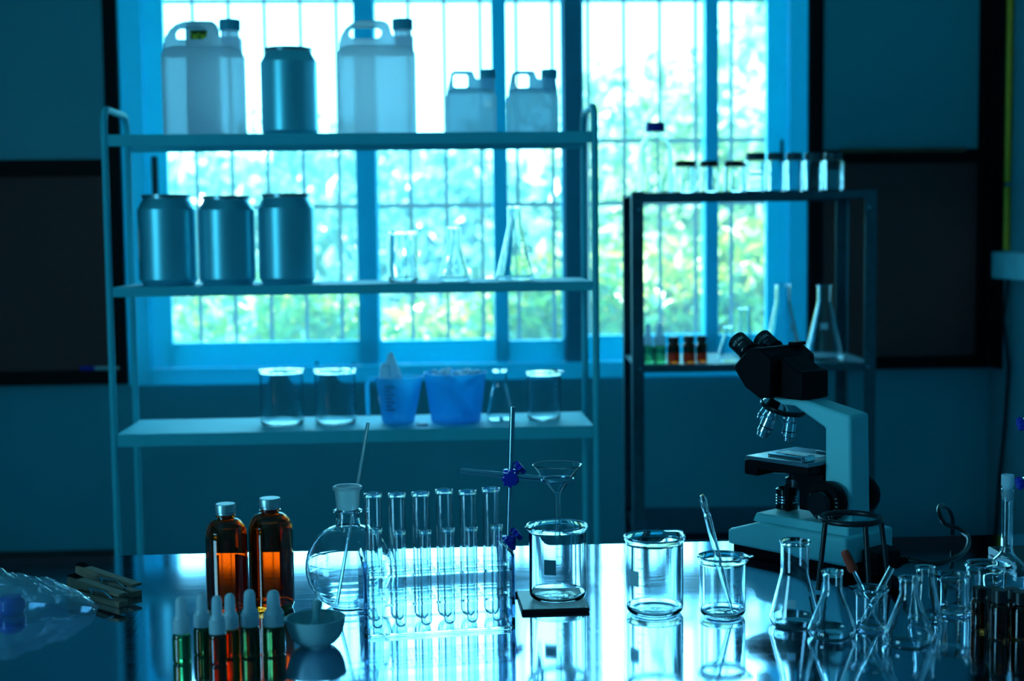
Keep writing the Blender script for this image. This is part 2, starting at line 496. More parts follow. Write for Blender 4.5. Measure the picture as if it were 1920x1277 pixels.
# framed boards either side of the window
def framed_board(label, x0, x1, pxm, rows, th, white_right=None):
    """rows: z of frame bars; frame bars black, upper panel pale, lower panel dark"""
    (zt, zm1, zm0, zb1, zb0) = rows
    b = thing('framed_board', label, 'board', ((x0 + x1) / 2, WY - .03, zb0))
    ox, oz = (x0 + x1) / 2, zb0
    def bb(n, mt, a, c, d, e, y0, y1, bev=0.002): return box(n, mt, a - ox, c - ox, y0, y1, d - oz, e - oz, b, bev)
    bb('frame_stile', 'frame_black', x0, x0 + th, zb0, zt, 0, .028)
    bb('frame_stile', 'frame_black', x1 - th, x1, zb0, zt, 0, .028)
    bb('frame_rail', 'frame_black', x0 + th, x1 - th, zm0, zm1, 0, .028)
    bb('frame_rail', 'frame_black', x0 + th, x1 - th, zb0, zb1, 0, .028)
    bb('frame_rail', 'frame_black', x0 + th, x1 - th, zt - th, zt, 0, .028)
    bb('pale_panel', 'board_white', x0 + th, x1 - th, zm1, zt - th, .012, .028, 0)
    bb('dark_panel', 'board_dark', x0 + th, x1 - th, zb1, zm0, .012, .028, 0)
    return b
lx1 = wx(232); lz = (2.75, wz(300, 100), wz(331, 100), wz(695, 100), wz(721, 100))
framed_board('black framed board left of the window, pale above and dark grey below', wx(-380), lx1, 0, lz, wx(232) - wx(207))
rz_ = (2.75, wz(281, 1660), wz(306, 1660), wz(668, 1660), wz(691, 1660))
framed_board('black framed board right of the window, pale above and dark grey below', wx(1514), wx(1851, 500), 0, rz_, wx(1539) - wx(1514))
# ruler on the right board's rail, marker on the left board's rail
p = on_y(1685, 277, WY - .036); 
tag(box('wooden_ruler', 'wood_ruler', wx(1570), wx(1800), WY - .058, WY - .031, rz_[1] - .012, rz_[1] + .004, bevel=.001), 'long wooden ruler on the rail of the right board', 'ruler')
zz = lz[3] + .0085
pen = thing('marker_pen', 'blue and white marker pen on the lower rail of the left board', 'pen', (wx(185), WY - .026, zz))
MB().tube([(wx(145) - wx(185), 0, 0), (wx(172) - wx(185), 0, 0)], .008).build('pen_cap', 'cap_blue', pen)
MB().tube([(wx(172) - wx(185), 0, 0), (wx(218) - wx(185), 0, 0)], .007).build('pen_barrel', 'paper_label', pen)

# right side wall: yellow pipe, conduit box, cable, dark board
def ry(px, py):
    d = ray(px, py); tt = (XR) / d.x; return CAM + d * tt
pp = ry(1896, 300)
pipe = thing('yellow_pipe', 'thin yellow pipe running down the right wall', 'pipe', (XR - .012, pp.y, ry(1890, 470).z))
MB().tube([(0, 0, 0.002), (0, 0, ZC - pipe.location.z - .003)], .012, 12).build('pipe_run', 'pipe_yellow', pipe)
box('pipe_clip', 'steel_rod', -.015, .012, -.018, .018, ry(1890, 350).z - pipe.location.z, ry(1890, 343).z - pipe.location.z, pipe)
z1c, z0c = ry(1893, 472).z, ry(1893, 522).z
tag(box('conduit_box', 'conduit_white', XR - .055, XR - .001, ry(1893, 500).y - .45, ry(1893, 500).y + .04, z0c, z1c, bevel=.004), 'pale boxed conduit across the right wall below the yellow pipe', 'conduit')
box('side_board', 'frame_black', XR - .012, XR - .001, ry(1889, 500).y + .03, WY - .035, ry(1880, 692).z, ZC - .01)
o = bpy.data.objects['side_board']; tag(o, 'dark narrow board in the corner beside the yellow pipe', 'board')
cp = [(XR - .012, ry(1896, 530).y, ry(1896, 524).z), (XR - .03, ry(1897, 600).y, ry(1897, 600).z), (XR - .012, ry(1897, 690).y, ry(1897, 690).z),
      (XR - .012, ry(1889, 800).y, ry(1889, 800).z), (XR - .012, ry(1880, 890).y, ry(1880, 890).z), (XR - .012, ry(1872, 1000).y, ry(1872, 1000).z), (XR - .012, ry(1872, 1000).y, 0.01)]
tag(MB().tube(cp, .007, 8).build('hanging_cable', 'cable_black'), 'black cable hanging down the right wall from the conduit', 'cable')

# ================================================================== OUTSIDE
struct(box('ground', 'soil', -16, 16, WY + t + .02, 40, -0.45, -0.35))
rng = np.random.default_rng(5)
def leaves(blobs, n, size, mat, name, parent):
    """leaf blades scattered through ellipsoid clumps (centre, radii)"""
    tot = sum(b[1][0] * b[1][1] * b[1][2] for b in blobs)
    V, F = [], []
    base = 0
    for (c, rr) in blobs:
        k = max(20, int(n * rr[0] * rr[1] * rr[2] / tot))
        d = rng.normal(size=(k, 3)); d /= np.linalg.norm(d, axis=1)[:, None]
        rad = rng.uniform(0.35, 1.0, size=(k, 1)) ** 0.5
        P = np.array(c) + d * rad * np.array(rr)
        a = rng.normal(size=(k, 3)); a /= np.linalg.norm(a, axis=1)[:, None]
        b = np.cross(a, rng.normal(size=(k, 3))); b /= np.linalg.norm(b, axis=1)[:, None]
        nn = np.cross(a, b)
        s = size * rng.uniform(0.6, 1.3, size=(k, 1))
        q = np.stack([P - a * s, P + b * s * 0.42 + nn * s * .12, P + a * s, P - b * s * 0.42 + nn * s * .12], axis=1).reshape(-1, 3)
        V.append(q)
        F += [(base + 4 * i, base + 4 * i + 1, base + 4 * i + 2, base + 4 * i + 3) for i in range(k)]
        base += 4 * k
    me = bpy.data.meshes.new(name); me.from_pydata(np.concatenate(V).tolist(), [], F); me.update()
    me.materials.append(MATS[mat])
    o = bpy.data.objects.new(name, me); COL.objects.link(o); o.parent = parent
    o['kind'] = 'stuff'
    return o
def plant(name, label, cat, px, Y, ztop, width, mat, n, size, group, trunk=0.05, low=0.0, lumps=9, seed=0):
    rr = random.Random(seed)
    x = on_y(px, 430, Y).x
    r = thing(name, label, cat, (x, Y, -0.35), 0, group)
    hgt = ztop + 0.35
    bl = []
    for i in range(lumps):
        zc = low + (hgt - low) * rr.uniform(0.15, 0.9)
        k = rr.uniform(0.26, 0.48)
        bl.append(((rr.uniform(-.42, .42) * width, rr.uniform(-.4, .4) * width * .7, zc), (width * k, width * k * .8, min(hgt * .3, width * k * .8))))
    leaves(bl, n, size, mat, 'foliage', r)
    st = MB().tube([(0, 0, -.0), (.03, 0, hgt * .35), (-.02, .02, hgt * .8)], [trunk, trunk * .8, trunk * .4], 8)
    for i in range(5):
        b = bl[i % len(bl)][0]
        st.tube([(.01, 0, hgt * .3), (b[0] * .6, b[1] * .6, (hgt * .3 + b[2]) / 2), b], [trunk * .5, trunk * .35, trunk * .15], 6)
    st.build('trunk' if cat == 'tree' else 'stem', 'bark', r)
    return r
SH = 'shrubs outside the window'; TR = 'trees beyond the shrubs'
plant('garden_shrub', 'low sunlit shrub outside the leftmost window pane', 'shrub', 400, 7.6, 0.80, 1.0, 'leaf_pale', 2600, .055, SH, .02, seed=1)
plant('garden_shrub', 'yellow-green shrub seen below the row of silver cans', 'shrub', 600, 7.4, 0.90, 0.9, 'leaf_sunny', 2400, .055, SH, .02, seed=2)
plant('garden_shrub', 'bright green shrub behind the glass beaker on the middle shelf', 'shrub', 800, 7.8, 0.92, 1.1, 'leaf_sunny', 2800, .055, SH, .02, seed=3)
plant('garden_shrub', 'leafy shrub seen behind the tall conical flask on the middle shelf', 'shrub', 1010, 7.3, 1.05, 0.9, 'leaf_sunny', 2400, .055, SH, .02, seed=4)
plant('garden_shrub', 'bushy green shrub between the white shelf and the steel rack', 'shrub', 1160, 7.7, 1.10, 0.9, 'leaf_sunny', 2400, .055, SH, .02, seed=5)
plant('garden_shrub', 'yellow-green shrub seen through the steel rack', 'shrub', 1290, 7.5, 1.15, 0.9, 'leaf_sunny', 2600, .06, SH, .02, seed=6)
plant('garden_shrub', 'tall sunlit shrub in the rightmost window pane', 'shrub', 1430, 7.4, 1.9, 0.75, 'leaf_sunny', 3000, .06, SH, .03, seed=7)
plant('garden_tree', 'teal leafy tree seen behind the left jerrycan', 'tree', 470, 12.5, 1.9, 2.2, 'leaf_teal', 2600, .10, TR, .08, low=.5, seed=11)
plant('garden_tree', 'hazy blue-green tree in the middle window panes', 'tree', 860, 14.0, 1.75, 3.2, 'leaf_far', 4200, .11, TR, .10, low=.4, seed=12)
plant('garden_tree', 'pale teal tree left of the steel rack', 'tree', 1130, 13.0, 2.2, 2.4, 'leaf_teal', 3200, .11, TR, .09, low=.4, seed=13)
plant('garden_tree', 'green tree rising to the top of the right window panes', 'tree', 1330, 11.0, 3.2, 1.9, 'leaf_pale', 3200, .10, TR, .08, low=.8, seed=14)
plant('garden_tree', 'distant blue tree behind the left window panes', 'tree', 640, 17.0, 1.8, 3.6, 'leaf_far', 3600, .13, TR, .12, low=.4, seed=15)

# ================================================================== TABLE
te = on_z(1150, 1019, TABLE_Z)
TY1 = te.y
tbl = thing('steel_table', 'polished stainless steel laboratory table covering the foreground', 'table', (0.1, 1.6, 0))
MB().box(-1.75, 1.75, -0.75, TY1 - 1.6, TABLE_Z - .03, TABLE_Z).build('tabletop', 'table_steel', tbl, bevel=.003)
for sx in (-1.68, 1.68):
    for sy in (-.68, TY1 - 1.68):
        MB().box(sx - .02, sx + .02, sy - .02, sy + .02, 0, TABLE_Z - .031).build('leg', 'rack_steel', tbl)

# ================================================================== WHITE SHELF
SY0, SY1 = 3.50, 3.76
SYM = (SY0 + SY1) / 2
sx0, sx1 = on_y(205, 540, SY0).x, on_y(1117, 540, SY0).x
def sz(py, px=660): return on_y(px, py, SY0).z
tops = [sz(249.5), sz(533), sz(806)]
bots = [sz(271), sz(551), sz(829)]
shelf = thing('shelf_unit', 'white metal shelf unit of three shelves in front of the window', 'shelf', ((sx0 + sx1) / 2, SY0, 0))
so = Vector(shelf.location)
zt = on_y(205, 203, SY0).z
for x in (sx0, sx1):
    X = x - so.x; pr = .0085; cr = .04
    path = [(X, 0, 0), (X, 0, zt - cr)] + [(X, cr - cr * math.cos(R(a)), zt - cr + cr * math.sin(R(a))) for a in (20, 45, 70, 90)]
    D = SY1 - SY0
    path += [(X, D - cr + cr * math.sin(R(a)), zt - cr + cr * math.cos(R(a))) for a in (0, 20, 45, 70, 90)] + [(X, D, 0)]
    MB().tube(path, pr, 10).build('side_frame', 'shelf_white', shelf)
for zt_, zb_ in zip(tops, bots):
    m = MB()
    m.box(sx0 - so.x + .009, sx1 - so.x - .009, -.006, SY1 - SY0 + .006, zt_ - .006, zt_)
    m.box(sx0 - so.x + .009, sx1 - so.x - .009, -.006, -.001, zb_, zt_ - .006)
    m.box(sx0 - so.x + .009, sx1 - so.x - .009, SY1 - SY0 + .001, SY1 - SY0 + .006, zb_, zt_ - .006)
    m.build('shelf_board', 'shelf_white', shelf)

def round_rect(w, d, r, n=5):
    pts = []
    for (cx, cy, a0) in ((w - r, d - r, 0), (-w + r, d - r, 90), (-w + r, -d + r, 180), (w - r, -d + r, 270)):
        for i in range(n + 1):
            a = R(a0 + 90 * i / n); pts.append((cx + r * math.cos(a), cy + r * math.sin(a)))
    return pts
def loft(sections, caps=True):
    """sections: list of rings (same length) of 3-d points"""
    m = MB(); n = len(sections[0]); vs = [p for s in sections for p in s]; fs = []
    for i in range(len(sections) - 1):
        for k in range(n):
            k2 = (k + 1) % n
            fs.append((i * n + k, i * n + k2, (i + 1) * n + k2, (i + 1) * n + k))
    if caps:
        fs.append(tuple(range(n - 1, -1, -1))); fs.append(tuple((len(sections) - 1) * n + k for k in range(n)))
    return m.add(vs, fs)
def jerrycan(label, xl, xr, yt, ybody, ycap, Y, z0, big=True):
    c = on_y((xl + xr) / 2, 255, Y); s = ppm(c); w = (xr - xl) / s
    root = thing('jerrycan', label, 'jerrycan', (c.x, Y, z0), 0, 'plastic jerrycans on the top shelf')
    Hh = z_at((xl + xr) / 2, yt, c) - z0
    hb = z_at((xl + xr) / 2, ybody, c) - z0
    hc = z_at((xl + xr) / 2, ycap, c) - z0
    d = w * .32
    secs = []
    hw = w / 2
    for (f, ins) in ((0, .012), (.006, .0), (hb - .02, .0), (hb - .006, .006), (hb, .018)):
        secs.append([(x, y, f) for (x, y) in round_rect(hw - ins, d - ins, w * .12)])
    loft(secs).build('body', 'jerry_plastic' if big else 'jerry_small_plastic', root)
    # handle: solid neck slab with a hole, drawn as an outline in x-z and extruded
    th = d * .42
    if big:
        outer = [(-hw + .004, hb - .02)] + [(-hw + .004 + hw * .0, hb + .01)] 
        R1 = (Hh - hb) * .95
        outer += [(-hw + .004 + R1 * (1 - math.cos(R(a))), Hh - R1 + R1 * math.sin(R(a))) for a in (0, 20, 40, 60, 80, 90)]
        outer += [(w * .06, Hh), (w * .13, Hh - .004), (w * .17, Hh - .012), (w * .20, hb + (Hh - hb) * .45), (w * .23, hb + (Hh - hb) * .40)]
        outer += [(hw - .004, hb + (Hh - hb) * .40), (hw - .004, hb - .02)]
        hx0, hx1, hz0, hz1 = -w * .36, w * .07, hb + (Hh - hb) * .30, hb + (Hh - hb) * .78
    else:
        outer = [(-hw + .002, hb - .01), (-hw + .012, Hh - .006), (-hw + .02, Hh), (w * .02, Hh), (w * .05, Hh - .005), (w * .09, hb + (Hh - hb) * .55),
                 (w * .19, hb + (Hh - hb) * .55), (w * .19, hb + (Hh - hb) * .75), (hw - .006, hb + (Hh - hb) * .75), (hw - .001, hb - .01)]
        hx0, hx1, hz0, hz1 = -w * .36, -w * .06, hb + (Hh - hb) * .06, hb + (Hh - hb) * .86
    rr = min(hz1 - hz0, hx1 - hx0) * (.48 if big else .22)
    hole = []
    for (cx, cz, a0) in ((hx1 - rr, hz1 - rr, 0), (hx0 + rr, hz1 - rr, 90), (hx0 + rr, hz0 + rr, 180), (hx1 - rr, hz0 + rr, 270)):
        for i in range(6):
            a = R(a0 + 18 * i); hole.append((cx + rr * math.cos(a), cz + rr * math.sin(a)))
    import bmesh
    bm = bmesh.new()
    def loop(pts):
        vv = [bm.verts.new((x, 0, z)) for (x, z) in pts]
        return [bm.edges.new((vv[i], vv[(i + 1) % len(vv)])) for i in range(len(vv))]
    es = loop(outer) + loop(hole)
    res = bmesh.ops.triangle_fill(bm, use_beauty=True, use_dissolve=False, edges=es)
    fs = [g_ for g_ in res['geom'] if isinstance(g_, bmesh.types.BMFace)]
    ex = bmesh.ops.extrude_face_region(bm, geom=fs)
    nv = [g_ for g_ in ex['geom'] if isinstance(g_, bmesh.types.BMVert)]
    for v in bm.verts: v.co.y = -th
    for v in nv: v.co.y = th
    bmesh.ops.recalc_face_normals(bm, faces=bm.faces)
    me = bpy.data.meshes.new('handle'); bm.to_mesh(me); bm.free()
    me.materials.append(MATS['jerry_plastic' if big else 'jerry_small_plastic'])
    o = bpy.data.objects.new('handle', me); COL.objects.link(o); o.parent = root
    bv = o.modifiers.new('bevel', 'BEVEL'); bv.width = th * .35; bv.segments = 3; bv.limit_method = 'ANGLE'; bv.angle_limit = R(50)
    # spout and screw cap
    cx = w * .34; cr = w * (.122 if big else .145)
    zb = hb + (Hh - hb) * .38
    MB().lathe([(0, hb - .01), (cr * .95, hb - .01), (cr * .95, hc - .016), (0, hc - .016)], 24).xf(Matrix.Translation((cx, 0, 0))).build('spout', 'jerry_plastic' if big else 'jerry_small_plastic', root)
    def rib(a, r, z): return (r * (1 + (.03 if int(a / (2 * PI) * 48) % 2 else 0)), z)
    ch = .026 if big else .022
    MB().lathe([(0, hc - ch), (cr * 1.08, hc - ch), (cr * 1.08, hc - .002), (cr * 1.02, hc), (0, hc)], 48, warp=rib).xf(Matrix.Translation((cx, 0, 0))).build('screw_cap', 'jerry_cap', root)
    return root
jerrycan('large translucent jerrycan at the left end of the top shelf', 313, 459, 44, 92, 40, SYM - .02, tops[0])
jerrycan('large translucent jerrycan in the middle of the top shelf, right of the silver can', 638, 781, 43, 90, 39, SYM - .02, tops[0])
jerrycan('small pale jerrycan beside the large one on the top shelf', 838, 931, 135, 168, 132, SYM - .02, tops[0], False)
jerrycan('small bluish jerrycan at the right end of the top shelf', 952, 1046, 135, 168, 132, SYM - .02, tops[0], False)
# box with a yellow label behind the left jerrycan, seen through its handle
c = on_y(385, 255, SY1 - .05)
zb0 = tops[0]; s = ppm(c)
bx = thing('labelled_carton', 'white carton with a yellow printed label behind the left jerrycan', 'carton', (c.x, SY1 - .05, zb0))
hbx = z_at(380, 44, c) - zb0
loft([[(x, y, z) for (x, y) in round_rect(k, .03 * k / .04, .008)] for (z, k) in ((0, .04), (hbx - .02, .04), (hbx - .006, .036), (hbx, .028))]).build('carton_body', 'foam_white', bx)
zl0, zl1 = z_at(380, 90, c) - zb0, z_at(380, 62, c) - zb0
box('label', 'yellow_label', on_y(357, 75, SY1 - .08).x - c.x, .041, -.0315, -.0303, zl0, zl1, bx)
box('label_band', 'print_dark', on_y(357, 75, SY1 - .08).x - c.x, .041, -.0318, -.0315, zl1 - .006, zl1 - .001, bx)
tm = text_mesh('CO', .028); tm.xf(Matrix.Translation((on_y(373, 75, SY1 - .08).x - c.x, -.0320, z_at(373, 75, c) - zb0)) @ Matrix.Rotation(PI / 2, 4, 'X'))
tm.build('lettering', 'print_dark', bx, smooth=False)

def silver_can(label, xl, xr, yt, z0, Y, tall):
    c, r, h = stand_y(xl, xr, yt, Y, z0)
    root = thing('silver_can', label, 'can', c, 0, 'silver aluminium cans on the shelf')
    nr = r * .80
    sh = h * (.84 if tall else .84)
    MB().lathe([(0, .004), (r * .86, 0), (r * .9, .003), (r, .014), (r, sh), (r * .985, sh + h * .01), (nr, h * .955), (nr, h * .96), (0, h * .96)], 48).build('body', 'aluminium', root, ang=50)
    MB().lathe([(nr * .9, h * .962), (nr * 1.04, h * .962), (nr * 1.04, h * .985), (nr * 1.07, h * .99), (nr * 1.07, h), (nr * .98, h), (nr * .98, h * .975), (nr * .9, h * .975), (nr * .9, h * .962)], 48).build('rim', 'aluminium_rim', root)
    return root, r, h
silver_can('silver can standing alone on the top shelf between the two large jerrycans', 492, 597, 93, tops[0], SYM, True)
rt, r_, h_ = silver_can('leftmost silver can on the middle shelf, with a small pale sticker', 263, 371, 366, tops[1], SYM, False)
patch(r_, R(198), R(214), h_ * .30, h_ * .62).build('sticker', 'paper_label', rt)
silver_can('middle silver can of the three on the middle shelf', 376, 480, 368, tops[1], SYM - .01, False)
silver_can('right-hand silver can of the three on the middle shelf', 487, 592, 364, tops[1], SYM, False)

# ------------------------------------------------------------------ glassware builders
def beaker_prof(r, h, tw=.0018):
    k = min(.010, r * .3)
    out = [(0, .0004), (r - k, .0002)] + [(x, z) for (x, z) in arc(r - k, k, k, -80, 0, 5)]
    out += [(r, h - .010), (r + .0006, h - .0065), (r + .0026, h - .0042), (r + .0034, h - .0022), (r + .0026, h - .0004), (r + .0008, h)]
    inn = [(r - tw + .0008, h - .0012), (r - tw, h - .006), (r - tw, k)] + [(x, z) for (x, z) in arc(r - k, k + tw, k - tw, 0, -80, 4)] + [(0, .0028)]
    return out + inn
def spout_warp(h, r, ang, amt=.010, width=.30, span=.014):
    def f(a, rr, z):
        if z > h - span and rr > r * .7:
            d = (a - ang + PI) % (2 * PI) - PI
            e = math.exp(-(d / width) ** 2)
            k = (z - (h - span)) / span
            return rr + amt * e * k * k, z + .0012 * e * k
        return rr, z
    return f
def scale_marks(r, h, a0, n=6, z0=.2, z1=.75):
    m = MB()
    for i in range(n):
        z = h * (z0 + (z1 - z0) * i / (n - 1))
        wd = .30 if i % 2 == 0 else .18
        q = patch(r, a0, a0 + wd, z, z + .0008, .0002, 4); m.add(q.v, q.f)
    return m
def beaker(label, box4, z0=TABLE_Z, spout=None, patch_at=None, marks=None, Y=None, group='glass beakers'):
    xl, xr, yt, yb = box4
    if Y is None: c, r, h = stand(xl, xr, yt, yb, z0)
    else: c, r, h = stand_y(xl, xr, yt, Y, z0)
    root = thing('beaker', label, 'beaker', c, 0, group)
    MB().lathe(beaker_prof(r - .002, h), 56, warp=spout_warp(h, r, spout) if spout is not None else None).build('glass_body', 'lab_glass', root)
    if patch_at is not None:
        a = patch_at
        patch(r - .002, a, a + .42, h * .40, h * .60).build('printed_patch', 'print_white', root)
    if marks is not None:
        scale_marks(r - .002, h, marks).build('printed_scale', 'print_white', root)
    return root, c, r, h
def erlen_prof(rb, rn, h, neck, tw=.0016, lip=.0022):
    k = min(.010, rb * .25)
    zn = h - neck
    out = [(0, .0004), (rb - k, .0002)] + arc(rb - k, k, k, -80, 12, 6)
    # straight cone, softened at the shoulder
    x1, z1 = out[-1]
    cone = []
    for tt in (.25, .5, .75, .9):
        cone.append((x1 + (rn - x1) * tt, z1 + (zn - z1) * tt))
    out += cone + [(rn + (x1 - rn) * .03, zn - neck * .02), (rn, zn + neck * .12), (rn, h - .006), (rn + lip * .6, h - .003), (rn + lip, h - .001), (rn + lip * .5, h)]
    inn = [(max(r - tw, .0005), z) for (r, z) in [(rn, h - .001), (rn, h - .006), (rn, zn + neck * .12), (rn + (x1 - rn) * .03, zn - neck * .02)] + cone[::-1]]
    inn += [(x - tw, z + tw * .4) for (x, z) in arc(rb - k, k, k, 12, -80, 6)[:-1]] + [(rb - k, .0026), (0, .0028)]
    return out + inn
def erlen(label, box4, neckpx, yneck, z0=TABLE_Z, Y=None, group='conical flasks', marks=None, patch_at=None):
    xl, xr, yt, yb = box4
    if Y is None: c, r, h = stand(xl, xr, yt, yb, z0)
    else: c, r, h = stand_y(xl, xr, yt, Y, z0)
    s = ppm(c)
    root = thing('conical_flask', label, 'flask', c, 0, group)
    rn = neckpx / 2 / s; neck = (yneck - yt) / s
    MB().lathe(erlen_prof(r, rn, h, neck), 48).build('glass_body', 'lab_glass', root)
    zn = h - neck
    def cone_patch(a0, a1, f0, f1):
        m = MB(); vs = []
        for i in range(7):
            a = a0 + (a1 - a0) * i / 6
            for f in (f0, f1):
                z = zn * f; rr = r + (rn - r) * f * 1.0 + .0012
                for q in (0, .0004): vs.append(((rr + q) * math.cos(a), (rr + q) * math.sin(a), z))
        fs = []
        for i in range(6):
            a, b = 4 * i, 4 * i + 4
            fs += [(a, b, b + 2, a + 2), (a + 1, a + 3, b + 3, b + 1), (a, a + 1, b + 1, b), (a + 2, b + 2, b + 3, a + 3)]
        fs += [(0, 2, 3, 1), (24, 25, 27, 26)]
        return m.add(vs, fs)
    if marks is not None:
        m = MB()
        for i in range(5):
            q = cone_patch(marks, marks + .5, .25 + .12 * i, .262 + .12 * i); m.add(q.v, q.f)
        m.build('printed_scale', 'print_white', root)
    if patch_at is not None:
        cone_patch(patch_at, patch_at + .4, .42, .56).build('printed_patch', 'print_white', root)
    return root
def liquid(root, r, z0, z1, mat):
    return MB().lathe([(0, z0), (r, z0), (r, z1), (0, z1)], 40).build('liquid', mat, root)

# middle shelf glass
beaker('glass beaker on the middle shelf right of the silver cans', (726, 786, 432, 525), tops[1], Y=SYM, spout=0.2)
erlen('small conical flask with a wide lip on the middle shelf', (823, 881, 424, 524), 26, 460, tops[1], Y=SYM)
erlen('tall conical flask at the right end of the middle shelf', (930, 1002, 386, 524), 27, 425, tops[1], Y=SYM, marks=-1.2)
# bottom shelf
beaker('leftmost glass beaker on the bottom shelf', (488, 572, 691, 790), tops[2], Y=SYM, spout=-1.6, marks=-.9)
beaker('second glass beaker on the bottom shelf, left of the plastic jug', (590, 670, 691, 790), tops[2], Y=SYM, spout=-1.9, marks=-.6)
beaker('glass beaker at the right end of the bottom shelf', (987, 1053, 695, 790), tops[2], Y=SYM, spout=-.4, marks=-1.0)
erlen('faint conical flask on the bottom shelf right of the blue tub', (912, 964, 692, 790), 26, 720, tops[2], Y=SYM)
# measuring jug
c, r, h = stand_y(706, 788, 706, SYM, tops[2])
jug = thing('measuring_jug', 'translucent plastic measuring jug on the bottom shelf', 'jug', c)
def taper(rb, rt, h, tw): return [(0, .0005), (rb - .003, 0), (rb, .003), (rt, h - .004), (rt + .003, h - .002), (rt + .003, h), (rt - tw, h), (rb - tw, .004), (0, .004)]
MB().lathe(taper(r * .74, r, h, .0016), 40, warp=spout_warp(h, r, .1, .012, .3, .03)).build('jug_body', 'jug_plastic', jug)
MB().tube([(-r * .93, -.01, h * .97), (-r * 1.22, -.012, h * .97), (-r * 1.38, -.012, h * .88), (-r * 1.38, -.012, h * .5), (-r * 1.36, -.012, h * .18)], [.006, .006, .0065, .006, .005], 10).build('handle', 'jug_plastic', jug)
m = MB()
for i in range(7):
    z = h * (.30 + .085 * i); rr = r * (.74 + .26 * z / h)
    q = patch(rr, R(232), R(252 if i % 2 else 262), z, z + .0035, .0003, 4); m.add(q.v, q.f)
m.build('printed_scale', 'print_dark', jug)
# crumpled bag in the jug
def crumple(name, label, cat, loc, sx, sy, sz_, mat, seed, n=26, amp=.25):
    rr = np.random.default_rng(seed)
    vs, fs = [], []
    ph = rr.uniform(0, 6.28, (6, 3)); fr = rr.uniform(2, 7, (6, 3))
    M = n // 2
    for i in range(M + 1):
        th = PI * i / M
        for j in range(n):
            a = 2 * PI * j / n
            d = Vector((math.sin(th) * math.cos(a), math.sin(th) * math.sin(a), math.cos(th)))
            k = 1 + amp * sum(math.sin(fr[q][0] * d.x + ph[q][0]) * math.sin(fr[q][1] * d.y + ph[q][1]) * math.sin(fr[q][2] * d.z + ph[q][2]) for q in range(6)) + rr.uniform(-.06, .06)
            vs.append((d.x * sx * k, d.y * sy * k, sz_ + d.z * sz_ * (k if d.z > 0 else min(k, 1))))
    for i in range(M):
        for j in range(n):
            j2 = (j + 1) % n
            fs.append((i * n + j, (i + 1) * n + j, (i + 1) * n + j2, i * n + j2))
    o = MB().add(vs, fs).build(name, mat, ang=25); o.location = loc
    return tag(o, label, cat)
s = ppm(c)
crumple('plastic_bag', 'crumpled clear plastic bag stuffed into the measuring jug', 'bag', (c.x - 14 / s, c.y, c.z + .012), .030, .026, (z_at(730, 668, c) - tops[2] - .012) / 2, 'foam_white', 3, amp=.12)
# tub with packing and straws
c, r, h = stand_y(797, 913, 697, SYM, tops[2])
tub = thing('plastic_tub', 'wide blue-tinted plastic tub full of white packing on the bottom shelf', 'tub', c)
MB().lathe(taper(r * .80, r, h, .002), 40).build('tub_body', 'tub_plastic', tub)
for k in range(3):
    a = .4 + k * 1.9
    MB().tube([(-r * .55 + .012 * k, -.018 + .012 * k, h * .80), (r * .32 + .01 * k, -.014 + .008 * k, .012)], .0035, 8).build('straw', 'foam_white', tub)
m = MB(); rr = random.Random(4)
for k in range(46):
    a = rr.uniform(0, 6.28); q = r * .80 * math.sqrt(rr.random())
    m.lathe([(0, -.008), (.007, -.004), (.008, 0), (.006, .005), (0, .007)], 8, mat=Matrix.Translation((q * math.cos(a), q * math.sin(a), h * .97 + rr.uniform(-.006, .006))))
mm = m.build('packing_beads', 'foam_white', tub); mm['kind'] = 'stuff'
# small lid near the jug on the bottom shelf
c = on_y(792, 790, SY0 + .06)
tag(MB().lathe([(0, 0), (.014, 0), (.015, .003), (.012, .006), (0, .006)], 24).xf(Matrix.Translation((c.x, SY0 + .06, tops[2]))).build('bottle_lid', 'foam_white'), 'small white lid lying between the jug and the blue tub', 'lid')

# ================================================================== STEEL RACK
RY = 4.28
rc0 = on_y(1196, 500, RY); rc1 = on_y(1625, 500, RY)
rw = (rc1 - rc0).length; RD = .40
rang = R(-3.6)
ux = Vector((math.cos(rang), math.sin(rang), 0)); uy = Vector((-math.sin(rang), math.cos(rang), 0))
rack = thing('steel_rack', 'dark slotted steel rack standing right of the window', 'rack', (rc0.x, RY, 0), rang)
def rz(py, px=1400): return on_y(px, py, RY - .02).z
rt_top, rt_low = rz(360), rz(683)
rt_bot = rz(1001, 1300)
def rack_pt(u, v, z): return Vector((rc0.x, RY, 0)) + ux * u + uy * v + Vector((0, 0, z))
for (u, v) in ((0, 0), (rw, 0), (0, RD), (rw, RD)):
    su = 1 if u == 0 else -1; sv = 1 if v == 0 else -1
    poly = [(0, 0), (.036 * su, 0), (.036 * su, .003 * sv), (.003 * su, .003 * sv), (.003 * su, .036 * sv), (0, .036 * sv)]
    poly = [(u - .018 * su + a, v - .0 * sv + b) for a, b in poly]
    if su * sv < 0: poly = poly[::-1]
    MB().prism(poly, 0, rt_top + .004, 'z').build('post', 'rack_steel', rack)
for z in (rt_top, rt_low, rt_bot):
    m = MB().box(-.012, rw + .012, .004, RD - .004, z - .006, z)
    m.box(-.012, rw + .012, -.002, .003, z - .022, z + .001).box(-.012, rw + .012, RD - .003, RD + .002, z - .022, z + .001)
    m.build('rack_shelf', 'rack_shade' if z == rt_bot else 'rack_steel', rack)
m = MB()
for z in (rt_top - .045, rt_low - .045):
    pass
